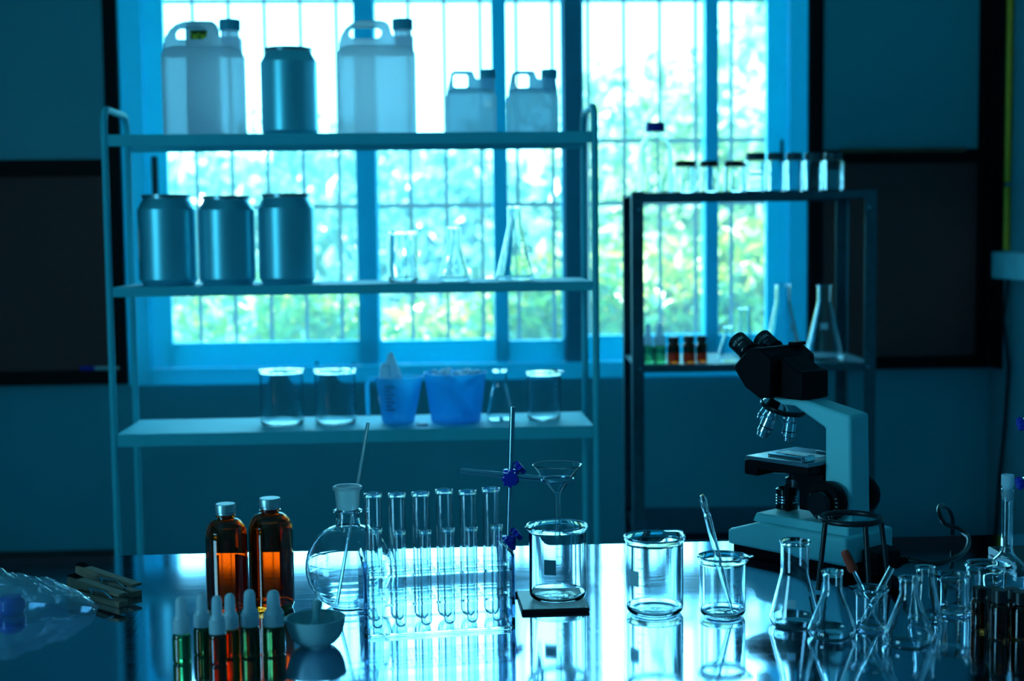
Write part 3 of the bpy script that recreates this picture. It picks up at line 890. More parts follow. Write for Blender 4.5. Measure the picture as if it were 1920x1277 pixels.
for (u, z) in ((.006, rt_top - .05), (rw - .006, rt_top - .05), (.006, rt_low - .012), (rw - .006, rt_low - .012)):
    MB().lathe([(0, 0), (.006, 0), (.005, .003), (0, .004)], 12, mat=Matrix.Translation((u, -.001, z)) @ Matrix.Rotation(PI / 2, 4, 'X')).build('bolt', 'chrome', rack)

def on_rack(px, v):
    """point on the rack's depth line v (m behind the front edge) at picture column px"""
    q = rack_pt(0, v, 0); d = ray(px, 430)
    # intersect in plan
    a = np.array([[d.x, -ux.x], [d.y, -ux.y]]); b = np.array([q.x, q.y])
    tt = np.linalg.solve(a, b)
    return Vector((d.x * tt[0], d.y * tt[0], 0))
def stand_r(xl, xr, yt, v, z0):
    c = on_rack((xl + xr) / 2, v); c.z = z0
    # column shift from camera roll between eye level and the shelf
    dx = proj(c)[0] - (xl + xr) / 2
    c = on_rack((xl + xr) / 2 - dx, v); c.z = z0
    return c, (xr - xl) / 2 / ppm(c), z_at((xl + xr) / 2, yt, c) - z0
# reagent bottle with blue cap
c, r, h = stand_r(1196, 1261, 231, .13, rt_top)
b = thing('reagent_bottle', 'clear glass reagent bottle with a dark blue screw cap on the steel rack', 'bottle', c)
rn = r * .44
MB().lathe([(0, .002), (r * .9, 0), (r, .006), (r, h * .52), (r * .97, h * .60), (r * .80, h * .72), (rn * 1.15, h * .83), (rn, h * .87), (rn, h * .93),
            (rn - .002, h * .93), (rn - .002, h * .87), (rn * 1.15 - .002, h * .83), (r * .80 - .002, h * .72), (r * .97 - .002, h * .60), (r - .0022, h * .52), (r - .0022, .009), (r * .88, .004), (0, .005)], 48).build('glass_body', 'lab_glass', b)
MB().lathe([(0, h * .875), (rn * 1.26, h * .875), (rn * 1.26, h * .995), (rn * 1.2, h), (0, h)], 36).build('screw_cap', 'cap_blue', b)
scale_marks(r, h * .6, -1.9, 5).build('printed_scale', 'print_white', b)
JG = 'glass jars on top of the steel rack'
def jar(label, xl, xr, yt, v, square, capmat):
    c, r, h = stand_r(xl, xr, yt, v, rt_top)
    o = thing('glass_jar', label, 'jar', c, rang, JG)
    ch = h * .20
    if square:
        secs = []
        for (z, k) in ((0, .94), (.004, 1), (h - ch * 1.25, 1), (h - ch, .9)):
            secs.append([(x, y, z) for (x, y) in round_rect(r * k, r * k, r * .3)])
        for (z, k) in ((h - ch, .82), (h - ch * 1.25, .93), (.007, .93), (.005, .85)):
            secs.append([(x, y, z) for (x, y) in round_rect(r * k, r * k, r * .25)])
        loft(secs).build('glass_body', 'lab_glass', o)
    else:
        MB().lathe([(0, .001), (r * .92, 0), (r, .005), (r, h * .68), (r * .86, h - ch), (r * .84, h * .86), (r * .80, h * .86), (r * .82, h - ch - .001), (r * .95, h * .67), (r * .95, .006), (0, .005)], 36).build('glass_body', 'lab_glass', o)
    MB().lathe([(0, h - ch + .002), (r * .92, h - ch + .002), (r * .92, h - .002), (r * .88, h), (0, h)], 36).build('lid', capmat, o)
    return o
jar('short round jar with a black lid beside the blue-capped bottle', 1264, 1306, 302, .12, False, 'cap_black')
jar('short round jar with a black lid, second along the steel rack', 1311, 1348, 302, .12, False, 'cap_black')
jar('short round jar with a black lid next to the taller square jars', 1356, 1396, 302, .12, False, 'cap_black')
for k, (a, bb_) in enumerate(((1396, 1436), (1437, 1471), (1473, 1505), (1507, 1541), (1544, 1580))):
    jar(('square jar with a dark lid at the left end of the tall jar row', 'square jar second from the left in the tall jar row', 'square jar in the middle of the tall jar row',
         'square jar second from the right in the tall jar row', 'square jar at the right end of the row on the steel rack')[k], a, bb_, 287, .10, True, 'cap_dark_teal')
# lower rack shelf
def dropper_bottle(label, c, r, h, bodymat, group, capmat='rubber_clear'):
    o = thing('dropper_bottle', label, 'bottle', c, 0, group)
    hb = h * .45
    MB().lathe([(0, .001), (r * .9, 0), (r, .003), (r, hb * .86), (r * .9, hb * .95), (r * .6, hb), (0, hb)], 32).build('glass_body', bodymat, o)
    def rib(a, q, z): return (q * (1 + (.04 if int(a / (2 * PI) * 40) % 2 else 0)), z)
    MB().lathe([(0, hb + .0005), (r * .90, hb + .0005), (r * .88, hb + h * .19), (r * .80, hb + h * .20), (0, hb + h * .20)], 40, warp=rib).build('collar', capmat, o)
    b0 = hb + h * .20
    MB().lathe([(0, b0 + .0004), (r * .80, b0 + .0004), (r * .78, b0 + h * .03), (r * .62, b0 + h * .07), (r * .56, h - r * .5), (r * .46, h - r * .2), (r * .26, h - r * .04), (0, h)], 24).build('rubber_bulb', capmat, o)
    return o
def vial(label, c, r, h, group, mat='amber_dark'):
    o = thing('amber_vial', label, 'vial', c, 0, group)
    MB().lathe([(0, .0006), (r * .9, 0), (r, .003), (r, h * .62), (r * .9, h * .70), (r * .66, h * .74), (r * .66, h * .80), (r * .60, h * .80), (r * .60, h * .74), (r * .84, h * .69), (r * .92, h * .61), (r * .92, .005), (0, .004)], 28).build('glass_body', mat, o)
    MB().lathe([(0, h * .76), (r * .86, h * .76), (r * .86, h * .985), (r * .8, h), (0, h)], 28).build('cap', 'cap_black', o)
    return o
RG = 'small bottles on the lower rack shelf'
for (xl, xr, yt, v, lb) in ((1207, 1224, 606, .09, 'green dropper bottle nearest the left post on the lower rack shelf'), (1226, 1248, 606, .09, 'green dropper bottle beside the amber vials on the lower rack shelf')):
    c, r, h = stand_r(xl, xr, yt, v, rt_low); dropper_bottle(lb, c, r * 1.1, h, 'green_mid', RG)
for (xl, xr, yt, v, lb) in ((1251, 1275, 631, .07, 'leftmost amber vial on the lower rack shelf'), (1280, 1304, 629, .07, 'middle amber vial of three on the lower rack shelf'), (1305, 1326, 629, .10, 'right-hand amber vial of three on the lower rack shelf')):
    c, r, h = stand_r(xl, xr, yt, v, rt_low); vial(lb, c, r, h, RG, 'amber_mid')
def erlen_r(label, xl, xr, yt, v, neckpx, yneck, **k):
    c, r, h = stand_r(xl, xr, yt, v, rt_low)
    s = ppm(c); root = thing('conical_flask', label, 'flask', c, 0, 'conical flasks on the steel rack')
    MB().lathe(erlen_prof(r, neckpx / 2 / s, h, (yneck - yt) / s), 44).build('glass_body', 'lab_glass', root)
    if k.get('pt'):
        a = k['pt']; m = MB(); zz = h * .42
        rr = r + (neckpx / 2 / s - r) * .45
        patch(rr + .003, a, a + .5, zz, zz + .02).build('printed_patch', 'print_white', root)
    return root
erlen_r('small conical flask on the rack behind the microscope eyepieces', 1343, 1388, 610, .08, 18, 628)
erlen_r('slim conical flask on the rack behind the small one', 1378, 1412, 575, .24, 22, 605)
erlen_r('large conical flask on the rack just behind the microscope head', 1430, 1504, 533, .12, 29, 566, pt=-1.3)
erlen_r('large conical flask at the right side of the lower rack shelf', 1508, 1582, 534, .12, 26, 566, pt=-2.1)

# ================================================================== ON THE TABLE
GB = 'glass beakers on the table'; GE = 'conical flasks on the table'
# ---- amber bottles
def amber_bottle(label, box4, sticker):
    c, r, h = stand(*box4)
    o = thing('amber_bottle', label, 'bottle', c, math.atan2(c.y, c.x), 'large amber bottles')
    rn = r * .40
    zs, zn = h * .70, h * .865
    prof = [(0, .002), (r * .92, 0), (r, .006), (r, zs)]
    sh = [(r + (rn - r) * (1 - math.cos(R(a))), zs + (zn - zs) * math.sin(R(a))) for a in (20, 40, 60, 75, 90)]
    prof += sh + [(rn, h * .88), (rn * 1.22, h * .885), (rn * 1.22, h * .897), (rn, h * .90), (rn, h * .95)]
    tw = .0022
    prof += [(rn - tw, h * .95), (rn - tw, zn)] + [(x - tw, z - tw) for x, z in sh[::-1][1:]] + [(r - tw, zs), (r - tw, .008), (0, .006)]
    MB().lathe(prof, 48).build('glass_body', 'amber_glass', o)
    def knurl(a, q, z): return (q * (1 + (.025 if int(a / (2 * PI) * 60) % 2 else 0)), z)
    MB().lathe([(0, h * .905), (rn * 1.12, h * .905), (rn * 1.12, h * .925), (rn * 1.2, h * .93), (rn * 1.2, h * .99), (rn * 1.12, h), (0, h)], 60, warp=knurl).build('screw_cap', 'cap_aluminium', o)
    for (a0, a1) in ((R(24), R(100)), (R(-110), R(-24))):     # paper on the far half, a gap at the back
        patch(r, a0, a1, h * .06, h * .50, .0004, 14).build('label', 'paper_label', o)
    return o
amber_bottle('amber bottle with silver screw cap, the left and nearer of the pair', (390, 467, 934, 1160), True)
amber_bottle('amber bottle with silver screw cap, the right and taller of the pair', (470, 552, 923, 1150), False)
# ---- dropper bottles in front of them
DG = 'dropper bottles at the front left of the table'
for (xl, xr, yt, yb, mt, lb) in (
        (325, 359, 1112, 1247, 'green_glass', 'bright green dropper bottle at the left end of the front cluster'),
        (364, 398, 1104, 1232, 'green_dark', 'dark dropper bottle second from left in the front cluster'),
        (393, 426, 1110, 1250, 'amber_dark', 'dark dropper bottle third from left, standing nearest in the front cluster'),
        (417, 450, 1106, 1236, 'amber_glass', 'amber dropper bottle in the middle of the front cluster'),
        (452, 489, 1098, 1234, 'green_dark', 'green-brown dropper bottle second from right in the front cluster'),
        (494, 536, 1099, 1232, 'green_dark', 'green-brown dropper bottle at the right end of the front cluster')):
    c, r, h = stand(xl, xr, yt, yb)
    dropper_bottle(lb, c, r, h, mt, DG)
# ---- mortar and pestle
c, r, h = stand(537, 649, 1141, 1226)
# the bowl's foot is narrower than its rim: stand it by the foot
mo = thing('mortar', 'pale porcelain mortar in front of the round flask', 'mortar', c)
hh = h
prof = [(0, 0), (r * .50, 0), (r * .52, .003), (r * .50, hh * .06), (r * .66, hh * .14), (r * .82, hh * .32), (r * .92, hh * .55), (r * .975, hh * .80), (r, hh), (r * .97, hh * 1.01),
        (r * .93, hh * .985), (r * .90, hh * .80), (r * .80, hh * .50), (r * .5, hh * .24), (0, hh * .18)]
MB().lathe(prof, 48, warp=spout_warp(hh, r, PI + .3, .005, .3, .012)).build('bowl', 'porcelain', mo)
pe = thing('pestle', 'short porcelain pestle resting in the mortar', 'pestle', c + Vector((-.002, .004, hh * .36)))
M = aim((0, 0, 0), (.002, .030, .036)) @ Matrix.Scale(.78, 4)
MB().lathe([(0, 0), (.008, .002), (.0105, .008), (.009, .016), (.006, .024), (.0062, .042), (.0085, .050), (.0085, .056), (.005, .060), (0, .061)], 24, mat=M).build('pestle_body', 'porcelain', pe)
# ---- round flask with ground neck and a rod
c, r, h = stand(575, 737, 904, 1157); h = z_at(652, 908, c) - c.z
s = ppm(c)
fl = thing('round_flask', 'round glass flask with a frosted ground neck behind the test tubes', 'flask', c)
rb = r; zc = rb * .93; tw = .002
rn = 21 / s
a0 = math.degrees(math.asin(min(.99, (rn * 1.1) / rb)))
ball = [(rb * math.sin(R(a)), zc - rb * math.cos(R(a))) for a in np.linspace(24, 180 - a0, 16)]
zn = ball[-1][1]
ht = h
out = [(0, .0005), (ball[0][0] * .9, .0003)] + ball + [(rn, zn + .010), (rn, zn + .02), (rn * 1.02, ht * .78), (rn * 1.26, ht * .785), (rn * 1.28, ht * .80), (rn * 1.05, ht * .81)]
inn = [(rn * 1.05 - tw, ht * .81), (rn * 1.0 - tw, ht * .78), (rn - tw, zn + .02), (rn - tw, zn + .010)] + [(x * (1 - tw / rb), zc + (z - zc) * (1 - tw / rb)) for x, z in ball[::-1]] + [(0, .003)]
MB().lathe(out + inn, 64).build('glass_body', 'lab_glass', fl)
nk = [(rn * .98, ht * .812), (rn * 1.14, ht * .97), (rn * 1.30, ht * .975), (rn * 1.30, ht * .995), (rn * 1.22, ht), (rn * 1.06, ht), (rn * 1.02, ht * .97), (rn * .90, ht * .812), (rn * .98, ht * .812)]
MB().lathe(nk, 48).build('ground_neck', 'frosted_glass', fl)
q0 = Vector((c.x, c.y, c.z)) + Vector((-22 / s, -.015, .006))
top = CAM + ray(690, 793) * (depth(c) + .045)
rod = thing('glass_rod', 'long thin glass rod leaning out of the round flask', 'rod', q0)
MB().tube([(0, 0, 0), tuple(top - q0)], [.0024, .0024], 10).build('rod_shaft', 'frosted_glass', rod)

# ---- acrylic rack with tubes
A = on_z(683, 1198, TABLE_Z); B = on_z(967, 1180, TABLE_Z)
ra = math.atan2(B.y - A.y, B.x - A.x); RLn = (B - A).length
RDp, RH = .082, .100
tr = thing('test_tube_rack', 'clear acrylic test tube rack in the middle of the table', 'rack', (A.x, A.y, TABLE_Z), ra)
box('end_panel', 'acrylic_end', 0, .005, 0, RDp, 0, RH, tr, .0006)
box('end_panel', 'acrylic_end', RLn - .005, RLn, 0, RDp, 0, RH, tr, .0006)
box('base_plate', 'acrylic', .0052, RLn - .0052, 0, RDp, .0002, .005, tr, .0006)
tx = [.0195 + (RLn - .040) * k / 5 for k in range(6)]
ty = (.024, .060)
def hole_plate(z0, z1):
    hw = (.0095, .0130)
    xs = sorted([.0053, RLn - .0053] + [x + q for x in tx for q in (-.0132, .0132)])
    ys = [.001, ty[0] - hw[0], ty[0] + hw[0], ty[1] - hw[1], ty[1] + hw[1], RDp - .001]
    holes = {(i, j) for i in range(1, len(xs) - 1, 2) for j in (1, 3)}
    nx, ny = len(xs), len(ys)
    vs = [(x, y, z0) for y in ys for x in xs] + [(x, y, z1) for y in ys for x in xs]
    top = nx * ny; fs = []
    solid_ = {(i, j) for i in range(nx - 1) for j in range(ny - 1)} - holes
    id_ = lambda i, j: j * nx + i
    for (i, j) in solid_:
        a, b_, c_, d_ = id_(i, j), id_(i + 1, j), id_(i + 1, j + 1), id_(i, j + 1)
        fs += [(a, d_, c_, b_), (a + top, b_ + top, c_ + top, d_ + top)]
        for (p, q, ni, nj) in ((a, b_, i, j - 1), (b_, c_, i + 1, j), (c_, d_, i, j + 1), (d_, a, i - 1, j)):
            if (ni, nj) not in solid_: fs.append((p, q, q + top, p + top))
    return MB().add(vs, fs).build('hole_plate', 'acrylic', tr, smooth=False)
hole_plate(.040, .0435)
hole_plate(.078, .0815)
Mr = Matrix.Translation((A.x, A.y, TABLE_Z)) @ Matrix.Rotation(ra, 4, 'Z')
def tube_prof(r, h, tw=.0011):
    out = [(r * math.sin(R(a)), r - r * math.cos(R(a))) for a in (0, 25, 50, 75, 90)]
    out += [(r, h - .006), (r + .0004, h - .003), (r + .0011, h - .0012), (r + .0008, h)]
    q = r - tw
    return out + [(q, h - .001), (q, r)] + [(q * math.sin(R(a)), r - q * math.cos(R(a))) for a in (75, 50, 25, 0)]
def test_tube(label, lx, ly, ytop, pxw, group):
    p = Mr @ Vector((lx, ly, .0056)); s = ppm(p)
    px = proj(p)[0]
    h = z_at(px, ytop, p) - p.z
    o = thing('test_tube', label, 'test tube', p, 0, group)
    MB().lathe(tube_prof(pxw / 2 / s, h), 32).build('glass_tube', 'lab_glass', o)
    return o, h
ordn = ('leftmost', 'second from left', 'third from left', 'fourth from left', 'fifth from left', 'rightmost')
for k in range(6):
    test_tube('tall test tube in the back row of the acrylic rack, ' + ordn[k], tx[k], ty[1], (921, 921, 919, 914, 916, 911)[k], 31, 'tall test tubes')
    test_tube('short test tube in the front row of the acrylic rack, ' + ordn[k], tx[k] + (.0, -.001, .001, 0, -.001, .001)[k], ty[0], (987, 992, 991, 987, 985, 981)[k], 21, 'short test tubes')

# ---- retort stand with ring, funnel and beaker
P0 = on_z(1106, 1148, TABLE_Z); P1 = on_z(1108, 1117, TABLE_Z)
P2 = on_z(905, 1154, TABLE_Z)
sa = math.atan2(P0.y - P2.y, P0.x - P2.x)
st = thing('retort_stand', 'retort stand with flat base, leaning rod and blue clamps beside the test tubes', 'stand', (P0.x, P0.y, TABLE_Z), sa)
BL, BD, BH = .165, .105, .006
# base behind the rack end panel is kept clear of it
BL = (P0 - on_z(978, 1150, TABLE_Z)).length
box('base_plate', 'iron_black', -BL, 0, 0, BD, 0, BH, st, .002)
Ms = (Matrix.Translation((P0.x, P0.y, TABLE_Z)) @ Matrix.Rotation(sa, 4, 'Z')).inverted()
rodb = on_z(951, 1106, TABLE_Z + BH); 
# a tongue of the base carries the rod behind the rack
lb_ = Ms @ Vector((rodb.x, rodb.y, TABLE_Z))
box('base_tongue', 'iron_black', lb_.x - .015, -BL + .002, lb_.y - .012, lb_.y + .012, 0, BH, st, .001)
rodt = CAM + ray(961, 763) * depth(rodb)
lrb, lrt = Ms @ Vector(rodb), Ms @ rodt
MB().tube([lrb, lrt], .0038, 14).build('upright_rod', 'steel_rod', st)
def boss(px, py, name='clamp'):
    c = CAM + ray(px, py) * (depth(rodb) - .004)
    l = Ms @ c
    o = MB().box(l.x - .010, l.x + .012, l.y - .008, l.y + .010, l.z - .010, l.z + .010).build('boss_clamp', 'clamp_blue', st, bevel=.003)
    def star(a, q, z): return (q * (1 + .16 * math.cos(8 * a)), z)
    k = MB().lathe([(0, 0), (.004, 0), (.004, .004), (.0105, .005), (.0115, .009), (.0105, .014), (0, .015)], 48, warp=star, mat=Matrix.Translation((l.x - .002, l.y - .008, l.z - .001)) @ Matrix.Rotation(PI / 2, 4, 'X')).build('star_knob', 'clamp_blue', o)
    k2 = MB().lathe([(0, 0), (.004, 0), (.004, .004), (.0085, .005), (.0095, .008), (.0085, .012), (0, .013)], 48, warp=star, mat=Matrix.Translation((l.x + .008, l.y + .006, l.z + .006)) @ Matrix.Rotation(R(50), 4, 'Y')).build('star_knob', 'clamp_blue', o)
    return c
boss(957, 893); boss(951, 1018)
# cross rod and ring
fdep = depth(rodb) - .012
xa = CAM + ray(864, 883) * (fdep + .012); xb = CAM + ray(1017, 897.5) * fdep
rc = CAM + ray(1045, 899) * fdep
MB().tube([Ms @ xa, Ms @ xb], .0040, 12).build('cross_rod', 'steel_rod', st)
rr_ = 29 / ppm(rc); rcl = Ms @ rc
MB().tube([rcl + Vector((rr_ * math.cos(2 * PI * k / 32), rr_ * math.sin(2 * PI * k / 32), 0)) for k in range(32)], .0028, 8, closed=True).build('ring', 'steel_rod', st)
# funnel
s = ppm(rc)
Rt = 45 / s; zt_ = z_at(1045, 870, rc); zcone = z_at(1044, 924, rc); zstem = z_at(1045, 1004, rc)
fo = Vector((rc.x, rc.y, zstem))
fu = thing('glass_funnel', 'clear glass funnel held in the ring above the beaker', 'funnel', fo)
hc, hT = zcone - zstem, zt_ - zstem
sr = .0042
MB().lathe([(sr, 0), (sr, hc - .004), (sr * 1.25, hc), (Rt, hT - .002), (Rt + .0015, hT - .0005), (Rt + .0008, hT), (Rt - .0012, hT - .0012), (sr * 1.25 - .0005, hc + .0016), (sr - .0012, hc - .003), (sr - .0012, 0), (sr, 0)], 48).build('glass_body', 'lab_glass', fu)
# beaker on the stand base
c, r, h = stand(990, 1102, 969, 1136, TABLE_Z + BH)
beaker('glass beaker standing on the retort stand base under the funnel', (990, 1102, 969, 1136), TABLE_Z + BH + .0003, spout=PI + .5, patch_at=R(238), marks=R(262), group=GB)
beaker('glass beaker with a pouring lip, standing alone left of the microscope', (1171, 1284, 990, 1163), spout=R(35), patch_at=R(205), marks=R(225), group=GB)
_, c, r, h = beaker('smaller glass beaker holding a slanted glass tube', (1309, 1400, 1029, 1166), spout=R(-20), marks=R(290), group=GB)
q0 = c + Vector((.012, -.004, .0065))
qt = CAM + ray(1316, 928) * (depth(c) - .002)
gp = thing('glass_dropper', 'thick glass tube leaning in the smaller beaker', 'dropper', q0)
dd = qt - q0
def along(f): return tuple(dd * f)
L_ = dd.length
prof = [(.0012, 0), (.0022, .001), (.0045, .05), (.0048, L_ * .82), (.0040, L_ * .84), (.0050, L_ * .93), (.0046, L_ * .97), (.0028, L_), (.0014, L_), (.0030, L_ * .96), (.0034, L_ * .9), (.0028, L_ * .84), (.0034, L_ * .80), (.0030, .05), (.0012, 0)]
MB().lathe(prof, 20, mat=aim((0, 0, 0), dd)).build('glass_tube', 'lab_glass', gp)

# ---- flasks and beakers at the right
erlen('large conical flask with a wide neck in front of the microscope', (1442, 1538, 1000, 1185), 52, 1060, group=GE, patch_at=R(235))
erlen('conical flask with a rolled lip in front of the black tripod', (1515, 1606, 1057, 1206), 36, 1096, group=GE)
erlen('conical flask nearest the camera at the right', (1655, 1752, 1068, 1222), 36, 1104, group=GE)
erlen('conical flask standing behind the nearest one at the right', (1702, 1766, 1053, 1176), 34, 1080, group=GE)
_, cb, rb_, hb_ = beaker('small glass beaker holding a red-bulbed pipette and a glass tube', (1603, 1664, 1092, 1186), spout=PI - .1, marks=R(290), group=GB)
beaker('slim glass beaker right of the conical flasks', (1755, 1817, 1066, 1158), spout=PI + .4, marks=R(270), group=GB)
beaker('glass beaker behind the amber vials at the right edge', (1810, 1886, 1045, 1158), spout=R(-50), group=GB)
# pipette and tube in the small beaker
q0 = cb + Vector((.010, -.002, .005)); qt = CAM + ray(1582, 1031) * (depth(cb) - .004)
pi_ = thing('pipette', 'glass pipette with a red rubber bulb in the small beaker', 'pipette', q0)
dd = qt - q0; L_ = dd.length; M = aim((0, 0, 0), dd)
MB().lathe([(0, 0), (.0010, .001), (.0026, .03), (.0028, L_ * .78), (0, L_ * .78)], 14, mat=M).build('glass_stem', 'lab_glass', pi_)
MB().lathe([(0, L_ * .72), (.0062, L_ * .72), (.0066, L_ * .76), (.0060, L_ * .94), (.0045, L_ * .99), (0, L_)], 20, mat=M).build('rubber_bulb', 'rubber_red', pi_)
q0 = cb + Vector((-.011, .002, .006)); qt = CAM + ray(1672, 1064) * (depth(cb) + .004)
dd = qt - q0; L_ = dd.length
gt = thing('glass_tube', 'plain glass tube leaning right in the small beaker', 'tube', q0)
MB().lathe([(.0022, 0), (.0042, .004), (.0042, L_), (.0030, L_), (.0030, .004), (.0012, 0), (.0022, 0)], 16, mat=aim((0, 0, 0), dd)).build('tube_body', 'lab_glass', gt)
# volumetric flask
c, r, h = stand(1843, 1929, 905, 1122)
s = ppm(c)
vf = thing('volumetric_flask', 'long-necked volumetric flask with a white stopper at the right edge', 'flask', c)
rn = 10.5 / s
body = [(r * x, r * z) for x, z in ((.72, 0), (.88, .10), (.98, .35), (1.0, .60), (.96, .88), (.83, 1.18), (.62, 1.44), (.42, 1.62))]
body += [(rn * 1.2, r * 1.80), (rn, r * 2.05)]
prof = [(0, .002)] + body + [(rn, h * .93), (rn * 1.06, h * .935), (rn * 1.2, h * .99), (rn * 1.2, h)]
tw = .0016
prof += [(rn * 1.1 - tw * .6, h), (rn - tw, h * .93)] + [(x - tw, max(z, .004)) for x, z in body[::-1]] + [(0, .004)]
MB().lathe(prof, 44).build('glass_body', 'lab_glass', vf)
hs = z_at(1885, 887, c) - c.z
MB().lathe([(0, h - .018), (rn * .78, h - .018), (rn * .95, h + .001), (rn * .95, h + .003), (rn * 1.1, h + .0035), (rn * 1.1, hs), (0, hs)], 28).build('stopper', 'foam_white', vf)
# amber vials at the right edge
VG = 'amber vials at the right edge'
for (xl, xr, yt, yb, lb) in ((1820, 1850, 1095, 1186, 'front amber vial at the left end of the right-hand group'), (1846, 1878, 1096, 1176, 'amber vial behind the front left one in the right-hand group'),
                             (1856, 1890, 1099, 1205, 'amber vial in the front middle of the right-hand group'), (1880, 1912, 1097, 1184, 'amber vial at the back of the right-hand group'),
                             (1895, 1930, 1103, 1204, 'amber vial cut by the right edge of the picture')):
    c, r, h = stand(xl, xr, yt, yb); vial(lb, c, r, h, VG)

# ---- microscope
MX = 1595; gp_ = on_z(MX, 1073, TABLE_Z)
MA = R(128)
fu_ = Vector((math.cos(MA), math.sin(MA), 0)); sl_ = Vector((-math.sin(MA), math.cos(MA), 0))
mo_ = gp_ - sl_ * .0255
mic = thing('microscope', 'white and black binocular microscope facing the window', 'microscope', (mo_.x, mo_.y, TABLE_Z), MA)
# base: black foot, pale slab with sloping top, raised deck
MB().box(-.012, .204, -.056, .056, 0.0, .020).build('foot', 'scope_black', mic, bevel=.004)
bp_ = MB().prism([(-.016, .016), (.210, .016), (.210, .040), (.150, .058), (-.016, .060)], -.062, .062, 'y')
bs = bp_.build('base', 'scope_white', mic, bevel=.005)
MB().prism([(-.010, .056), (.172, .056), (.164, .071), (-.010, .073)], -.047, .047, 'y').build('base_deck', 'scope_white', bs, bevel=.003)
# arm
armp = [(0, .072), (.049, .072), (.049, .214), (.108, .243), (.150, .243), (.150, .2535), (.088, .2535), (0.004, .237)]
MB().prism(armp, -.0255, .0255, 'y').build('arm', 'scope_white', mic, bevel=.005)
# head
rear = [(.085, .254), (.150, .254), (.150, .318), (.128, .318), (.100, .300), (.085, .297)]
hd = MB().prism(rear, -.033, .033, 'y').build('head', 'scope_black', mic, bevel=.003)
front = [(.128, .256), (.152, .254), (.180, .269), (.205, .300), (.176, .330), (.152, .334), (.128, .318)]
MB().prism(front, -.056, .056, 'y').build('prism_housing', 'scope_black', hd, bevel=.004)
box('head_knob', 'scope_black', .140, .154, -.048, -.020, .333, .338, hd, .001)
ax = Vector((.82, 0, .57)).normalized()
for v in (.031, -.031):
    b0 = Vector((.176, v, .312)); Me = aim(b0, b0 + ax)
    e = MB().lathe([(0, 0), (.0185, 0), (.0185, .008), (.0160, .010), (.0160, .016), (.0175, .017), (.0175, .0205), (0, .0205)], 40, mat=Me).build('eyepiece_tube', 'scope_black', mic)
    MB().lathe([(0, .0207), (.0150, .0207), (.0160, .023), (.0160, .050), (.0150, .0515), (.0130, .0515), (.0120, .049), (0, .0485)], 40, mat=Me).build('eyepiece', 'scope_black_gloss', e)
    # lettering wrapped round the eyepiece
    for (txt, sz_, zz) in (('WF10X', .0075, .0395), ('18mm', .0042, .0325)):
        tm = text_mesh(txt, sz_)
        rad = .01615
        # direction facing the camera in the eyepiece's own frame
        inv = Me.to_3x3().inverted()
        camloc = mic.matrix_world if False else None
        cd = Vector((-mo_.x, -mo_.y, CAMZ - TABLE_Z))
        loc_cd = Vector((cd.dot(fu_), cd.dot(sl_), cd.z)) - b0
        dl = inv @ loc_cd; a_c = math.atan2(dl.y, dl.x)
        nv = []
        for (x, y, z) in tm.v:
            a = a_c + x / rad
            nv.append(tuple(Me @ Vector((rad * math.cos(a), rad * math.sin(a), zz + y))))
        tm.v = nv
        tm.build('lettering', 'print_grey', e, smooth=False)
# nosepiece and objectives
nc = Vector((.146, 0, .240)); nd = Vector((.28, .0, -.96)).normalized()
Mn = aim(nc, nc + nd)
MB().lathe([(0, -.012), (.026, -.010), (.030, -.004), (.034, .000), (0, .0)], 44, mat=Mn).build('turret_top', 'chrome', mic)
nb = MB().lathe([(0, .0), (.037, .0), (.038, .003), (.035, .008), (.020, .013), (0, .013)], 44, mat=Mn).build('turret', 'scope_black_gloss', mic)
def objective(p0, p1, rr, ln):
    M = aim(p0, p1)
    o = MB().lathe([(0, 0), (rr * .8, 0), (rr * .8, ln * .14), (rr, ln * .15), (rr, ln * .26), (rr * .94, ln * .28), (rr * .94, ln * .70), (rr * .98, ln * .71), (rr * .98, ln * .80), (rr * .86, ln * .82), (rr * .80, ln * .96), (rr * .55, ln), (0, ln)], 36, mat=M).build('objective', 'chrome', mic)
    MB().lathe([(rr * .96, ln * .60), (rr * .99, ln * .60), (rr * .99, ln * .64), (rr * .96, ln * .64), (rr * .96, ln * .60)], 36, mat=M).build('objective_ring', 'scope_black_gloss', o)
xa_ = Mn.to_3x3() @ Vector((1, 0, 0)); ya_ = Mn.to_3x3() @ Vector((0, 1, 0))
def ob(ang, tilt, rr, ln, rad=.022):
    dirr = (xa_ * math.cos(ang) + ya_ * math.sin(ang))
    p0 = nc + nd * .009 + dirr * rad
    objective(p0, p0 + nd * math.cos(tilt) + dirr * math.sin(tilt), rr, ln)
# directions of the three visible objectives, worked out in the turret plane
def tang(u, v):
    w = Vector((u, v, 0)); w = w - nd * w.dot(nd)
    return math.atan2(w.dot(ya_), w.dot(xa_))
ob(tang(1, .12), R(20), .0105, .032)
ob(tang(.10, 1), R(14), .0115, .046)
ob(tang(-1, .25), R(10), .0110, .042)
ob(tang(.1, -1), R(14), .0110, .036)
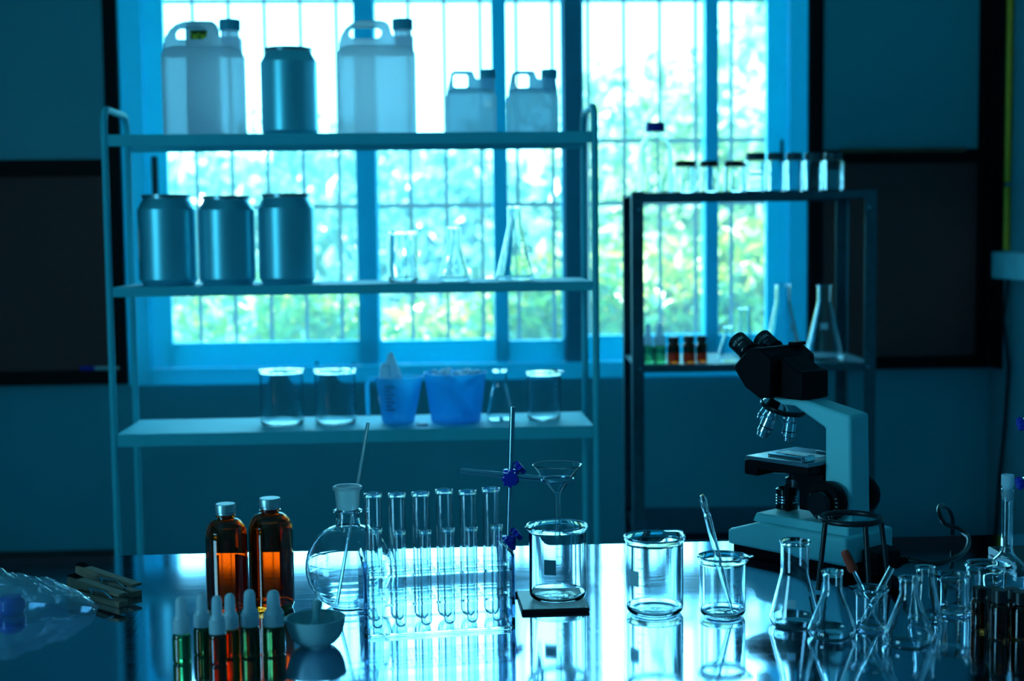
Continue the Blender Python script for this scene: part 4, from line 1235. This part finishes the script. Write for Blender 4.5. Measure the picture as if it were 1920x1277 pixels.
# stage
sg = MB().box(.050, .172, -.064, .064, .157, .163).build('stage', 'stage_top', mic, bevel=.0015)
MB().lathe([(.014, .1632), (.020, .1632), (.020, .1640), (.014, .1640), (.014, .1632)], 36).xf(Matrix.Translation((.118, 0, 0))).build('stage_aperture', 'scope_black', sg)
MB().lathe([(0, .1631), (.0138, .1631), (.0138, .1634), (0, .1634)], 36).xf(Matrix.Translation((.118, 0, 0))).build('stage_lens', 'lab_glass', sg)
MB().box(.054, .168, -.058, .058, .143, .1565).build('stage_body', 'scope_black', sg, bevel=.002)
box('slide_holder', 'chrome', .060, .145, .034, .042, .1635, .167, sg, .001)
box('slide_holder_clip', 'chrome', .060, .070, .034, .056, .1635, .172, sg, .001)
box('slide_holder', 'chrome', .060, .110, -.040, -.034, .1635, .167, sg, .001)
box('glass_slide', 'frosted_glass', .075, .150, -.012, .014, .1642, .1653, sg)
box('stage_bracket', 'scope_black', .150, .178, .010, .060, .132, .156, sg, .003)
MB().prism([(.052, .082), (.098, .082), (.098, .120), (.112, .130), (.112, .142), (.052, .142)], -.024, .024, 'y').build('stage_carrier', 'scope_black', mic, bevel=.002)
MB().lathe([(0, .108), (.014, .108), (.020, .114), (.020, .126), (.015, .128), (.015, .142), (0, .142)], 32).xf(Matrix.Translation((.118, 0, 0))).build('condenser', 'scope_black_gloss', mic)
MB().tube([(.132, .0, .132), (.160, .018, .132)], .0015, 8).build('iris_lever', 'chrome', mic)
il = MB().lathe([(0, .0745), (.0175, .0745), (.0175, .082), (.0160, .083), (.0160, .098), (.0175, .099), (.0175, .106), (.014, .108), (.012, .105), (0, .105)], 36).xf(Matrix.Translation((.140, 0, 0))).build('illuminator', 'scope_black_gloss', mic)
for k in range(3):
    MB().lathe([(.0160, .0845 + .0045 * k), (.0172, .0850 + .0045 * k), (.0172, .0870 + .0045 * k), (.0160, .0875 + .0045 * k)], 36).xf(Matrix.Translation((.140, 0, 0))).build('illuminator_ring', 'chrome', il)
MB().box(.120, .130, .010, .020, .0745, .118).build('illuminator_post', 'scope_black', mic, bevel=.002)
def knob(v0, sgn):
    M = Matrix.Translation((.031, v0, .106)) @ Matrix.Rotation(-sgn * PI / 2, 4, 'X')
    def kn(a, q, z): return (q * (1 + (.02 if int(a / (2 * PI) * 60) % 2 else 0)), z)
    k = MB().lathe([(0, 0), (.020, 0), (.020, .004), (.0285, .005), (.0300, .008), (.0300, .024), (.0285, .027), (0, .027)], 60, warp=kn, mat=M).build('coarse_knob', 'scope_black', mic)
    MB().lathe([(0, .0272), (.0185, .0272), (.0190, .030), (.0185, .042), (.017, .044), (0, .044)], 48, warp=kn, mat=M).build('fine_knob', 'scope_black_gloss', k)
    if sgn > 0:
        dm = MB()
        for i in range(16):
            a = R(200 - i * 14); q = Vector((math.cos(a), math.sin(a), 0))
            tmb = MB().box(-.0004, .0004, -.0022, .0022, 0, .0003)
            tmb.xf(M @ Matrix.Translation((q.x * .0245, q.y * .0245, .0271)) @ Matrix.Rotation(a + PI / 2, 4, 'Z'))
            dm.add(tmb.v, tmb.f)
        dm.build('dial_marks', 'print_grey', k, smooth=False)
knob(.0262, 1); knob(-.0262, -1)
MB().prism([(-.055, .008), (-.022, .004), (-.022, .040), (-.050, .036)], -.03, .03, 'y').build('rear_cover', 'scope_black', mic, bevel=.003)
# power cable
def tbl_pt(px, py, lift=0.0, back=0.0):
    p = on_z(px, py, TABLE_Z + lift); return p
kp = []
c0 = mo_ + fu_ * (-.055) + Vector((0, 0, TABLE_Z * 0)); c0.z = TABLE_Z + .016
def at_depth(px, py, d): return CAM + ray(px, py) * d
d0 = 2.06
ctrl = [c0, at_depth(1700, 1050, 2.06), at_depth(1752, 1058, 2.05), at_depth(1790, 1046, 2.08), at_depth(1812, 1030, 2.14), at_depth(1815, 1008, 2.19), at_depth(1798, 992, 2.22), at_depth(1772, 982, 2.24),
        at_depth(1760, 958, 2.26), at_depth(1765, 947, 2.29), at_depth(1778, 955, 2.32), at_depth(1786, 975, 2.33), at_depth(1786, 1003, 2.335)]
def smooth_path(P, n=8):
    P = [Vector(p) for p in P]; out = []
    for i in range(len(P) - 1):
        p0, p1, p2, p3 = P[max(i - 1, 0)], P[i], P[i + 1], P[min(i + 2, len(P) - 1)]
        for k in range(n):
            t_ = k / n
            out.append(.5 * ((2 * p1) + (p2 - p0) * t_ + (2 * p0 - 5 * p1 + 4 * p2 - p3) * t_ ** 2 + (3 * p1 - p0 - 3 * p2 + p3) * t_ ** 3))
    return out + [P[-1]]
cpth = smooth_path(ctrl)
for q in cpth: q.z = max(q.z, TABLE_Z + .0042)
cab = thing('power_cable', 'glossy black power cable looping up behind the microscope', 'cable', (c0.x, c0.y, TABLE_Z))
off = Vector((c0.x, c0.y, TABLE_Z))
MB().tube([q - off for q in cpth], .0036, 10).build('cord', 'cable_black', cab)
m = MB()
for k in range(7):
    a = cpth[2 + k] - off; b_ = cpth[3 + k] - off
    m.tube([a, a + (b_ - a) * .6], .0085 - .0006 * k, 10)
m.build('strain_relief', 'scope_black', cab)

# ---- tripod
tc_ = on_z(1594, 1104, TABLE_Z); s = ppm(tc_)
Rr = 55 / s
ztr = z_at(1594, 970, tc_)
tp_ = thing('tripod_stand', 'black iron tripod with a ring top in front of the microscope', 'tripod', tc_)
hz = ztr - TABLE_Z
MB().tube([(Rr * math.cos(2 * PI * k / 40), Rr * math.sin(2 * PI * k / 40), hz) for k in range(40)], .0042, 10, closed=True).build('ring', 'iron_black', tp_)
for a in (198, 282, 340):
    ca, sa_ = math.cos(R(a)), math.sin(R(a))
    MB().tube([(ca * Rr, sa_ * Rr, hz), (ca * Rr * 1.28, sa_ * Rr * 1.28, .004)], .0038, 10).build('leg', 'iron_black', tp_)

# ---- clip pegs at the left
def peg(label, p, q, zr, clipd):
    a = on_z(*p, TABLE_Z); b = on_z(*q, TABLE_Z)
    L = (b - a).length; ang = math.atan2(b.y - a.y, b.x - a.x)
    o = thing('wooden_clamp', label, 'clamp', (a.x, a.y, TABLE_Z), ang, 'wooden test tube clamps')
    w = .008
    for (z0, z1, z2, z3, mm) in ((.0, .0, .009, .009, 1), (.0105, .016, .026, .020, 1)):
        MB().prism([(0, z0 + zr), (L, z1 + zr), (L, z3 + zr), (L * .05, z2 + zr), (0, z2 + zr - .002)], -w, w, 'y').build('wooden_arm', 'wood_peg', o, bevel=.0012)
    MB().tube([(L * .45 + .006 * math.cos(k * .7), -w - .001 + k * .0011, zr + .011 + .006 * math.sin(k * .7)) for k in range(18)], .0012, 6).build('spring', 'chrome', o)
    MB().tube([(L * .45, -w - .002, zr + .018), (L * .75, -w - .0022, zr + .020), (L * .92, -w - .002, zr + .012)], .0012, 6).build('spring_wire', 'chrome', o)
    MB().lathe([(.0035, 0), (.0035, .0003), (0, .0003), (0, 0)], 16, mat=Matrix.Translation((L * .88, -w - .0003, zr + .013)) @ Matrix.Rotation(PI / 2, 4, 'X')).build('bore', 'scope_black', o)
    m = MB()
    for k in range(6):
        m.tube([(.002 + .004 * k, -w * .8, zr + .027 - k * .0006), (.002 + .004 * k, w * .8, zr + .027 - k * .0006)], .0018, 6)
    m.build('jaw_teeth', 'scope_black', o)
    return o
peg('wooden test tube clamp lying in front beside the clear bag', (135, 1112), (232, 1139), 0, 0)
peg('wooden test tube clamp lying behind the other one', (150, 1090), (258, 1120), 0, 0)
# ---- clear bag with a blue thing inside, left edge
bagc = on_z(8, 1152, TABLE_Z)
bw, bd = .125, .065
vs, fs = [], []
nx, ny = 44, 28
rr = np.random.default_rng(9)
for j in range(ny):
    for i in range(nx):
        u, v = i / (nx - 1), j / (ny - 1)
        x = (u - .5) * 2 * bw; y = (v - .5) * 2 * bd
        taper_ = 1 - .75 * max(0, (u - .55) / .45) ** 1.2
        e = max(0, 1 - (2 * v - 1) ** 2) ** .6 * max(0, 1 - (2 * u - 1) ** 4) ** .5
        z = .085 * e * (1.0 - .72 * u) + .007 * e * (abs(math.sin(9 * u + 7 * v)) + abs(math.sin(11 * v - 13 * u + 1)) + .6 * abs(math.sin(23 * u + 9 * v * v)) - 1.2) + e * rr.uniform(-.0016, .0016)
        vs.append((x, y * taper_, max(z, .0006)))
n0 = len(vs)
for j in range(ny):
    for i in range(nx):
        p = vs[j * nx + i]; vs.append((p[0], p[1], .0003))
for j in range(ny - 1):
    for i in range(nx - 1):
        a = j * nx + i
        fs.append((a, a + 1, a + nx + 1, a + nx)); fs.append((a + n0, a + nx + n0, a + nx + 1 + n0, a + 1 + n0))
pb = thing('clear_bag', 'clear plastic bag lying on the table at the left edge', 'bag', bagc, R(4))
MB().add(vs, fs).build('bag_film', 'bag_plastic', pb, ang=30)
ball = on_z(36, 1150, TABLE_Z)
ins = thing('blue_knob', 'dark blue plastic knob inside the clear bag', 'knob', (ball.x - .01, ball.y, TABLE_Z + .0006))
MB().lathe([(0, 0), (.016, 0), (.019, .006), (.019, .018), (.014, .024), (0, .026)], 24).build('knob_body', 'clamp_blue', ins)

# ---- second stand at the right edge: only its clamps reach into the picture
sb = on_z(1936, 1062, TABLE_Z)
s2 = thing('retort_stand', 'retort stand cut by the right edge, only its blue clamps showing', 'stand', (sb.x, sb.y, TABLE_Z))
box('base_plate', 'iron_black', -.034, .10, -.03, .09, 0, .012, s2, .002)
MB().tube([(0, 0, .0125), (0, 0, .42)], .004, 12).build('upright_rod', 'steel_rod', s2)
for py in (790, 902):
    z = z_at(1930, py, sb) - TABLE_Z
    o = box('boss_clamp', 'chrome', -.014, .010, -.006, .012, z - .007, z + .007, s2, .002)
    def star(a, q, zz): return (q * (1 + .12 * math.cos(8 * a)), zz)
    MB().lathe([(0, 0), (.004, 0), (.004, .004), (.0085, .005), (.0095, .008), (.0085, .012), (0, .013)], 48, warp=star, mat=Matrix.Translation((-.014, 0, z)) @ Matrix.Rotation(R(-100), 4, 'Y')).build('star_knob', 'clamp_blue', o)
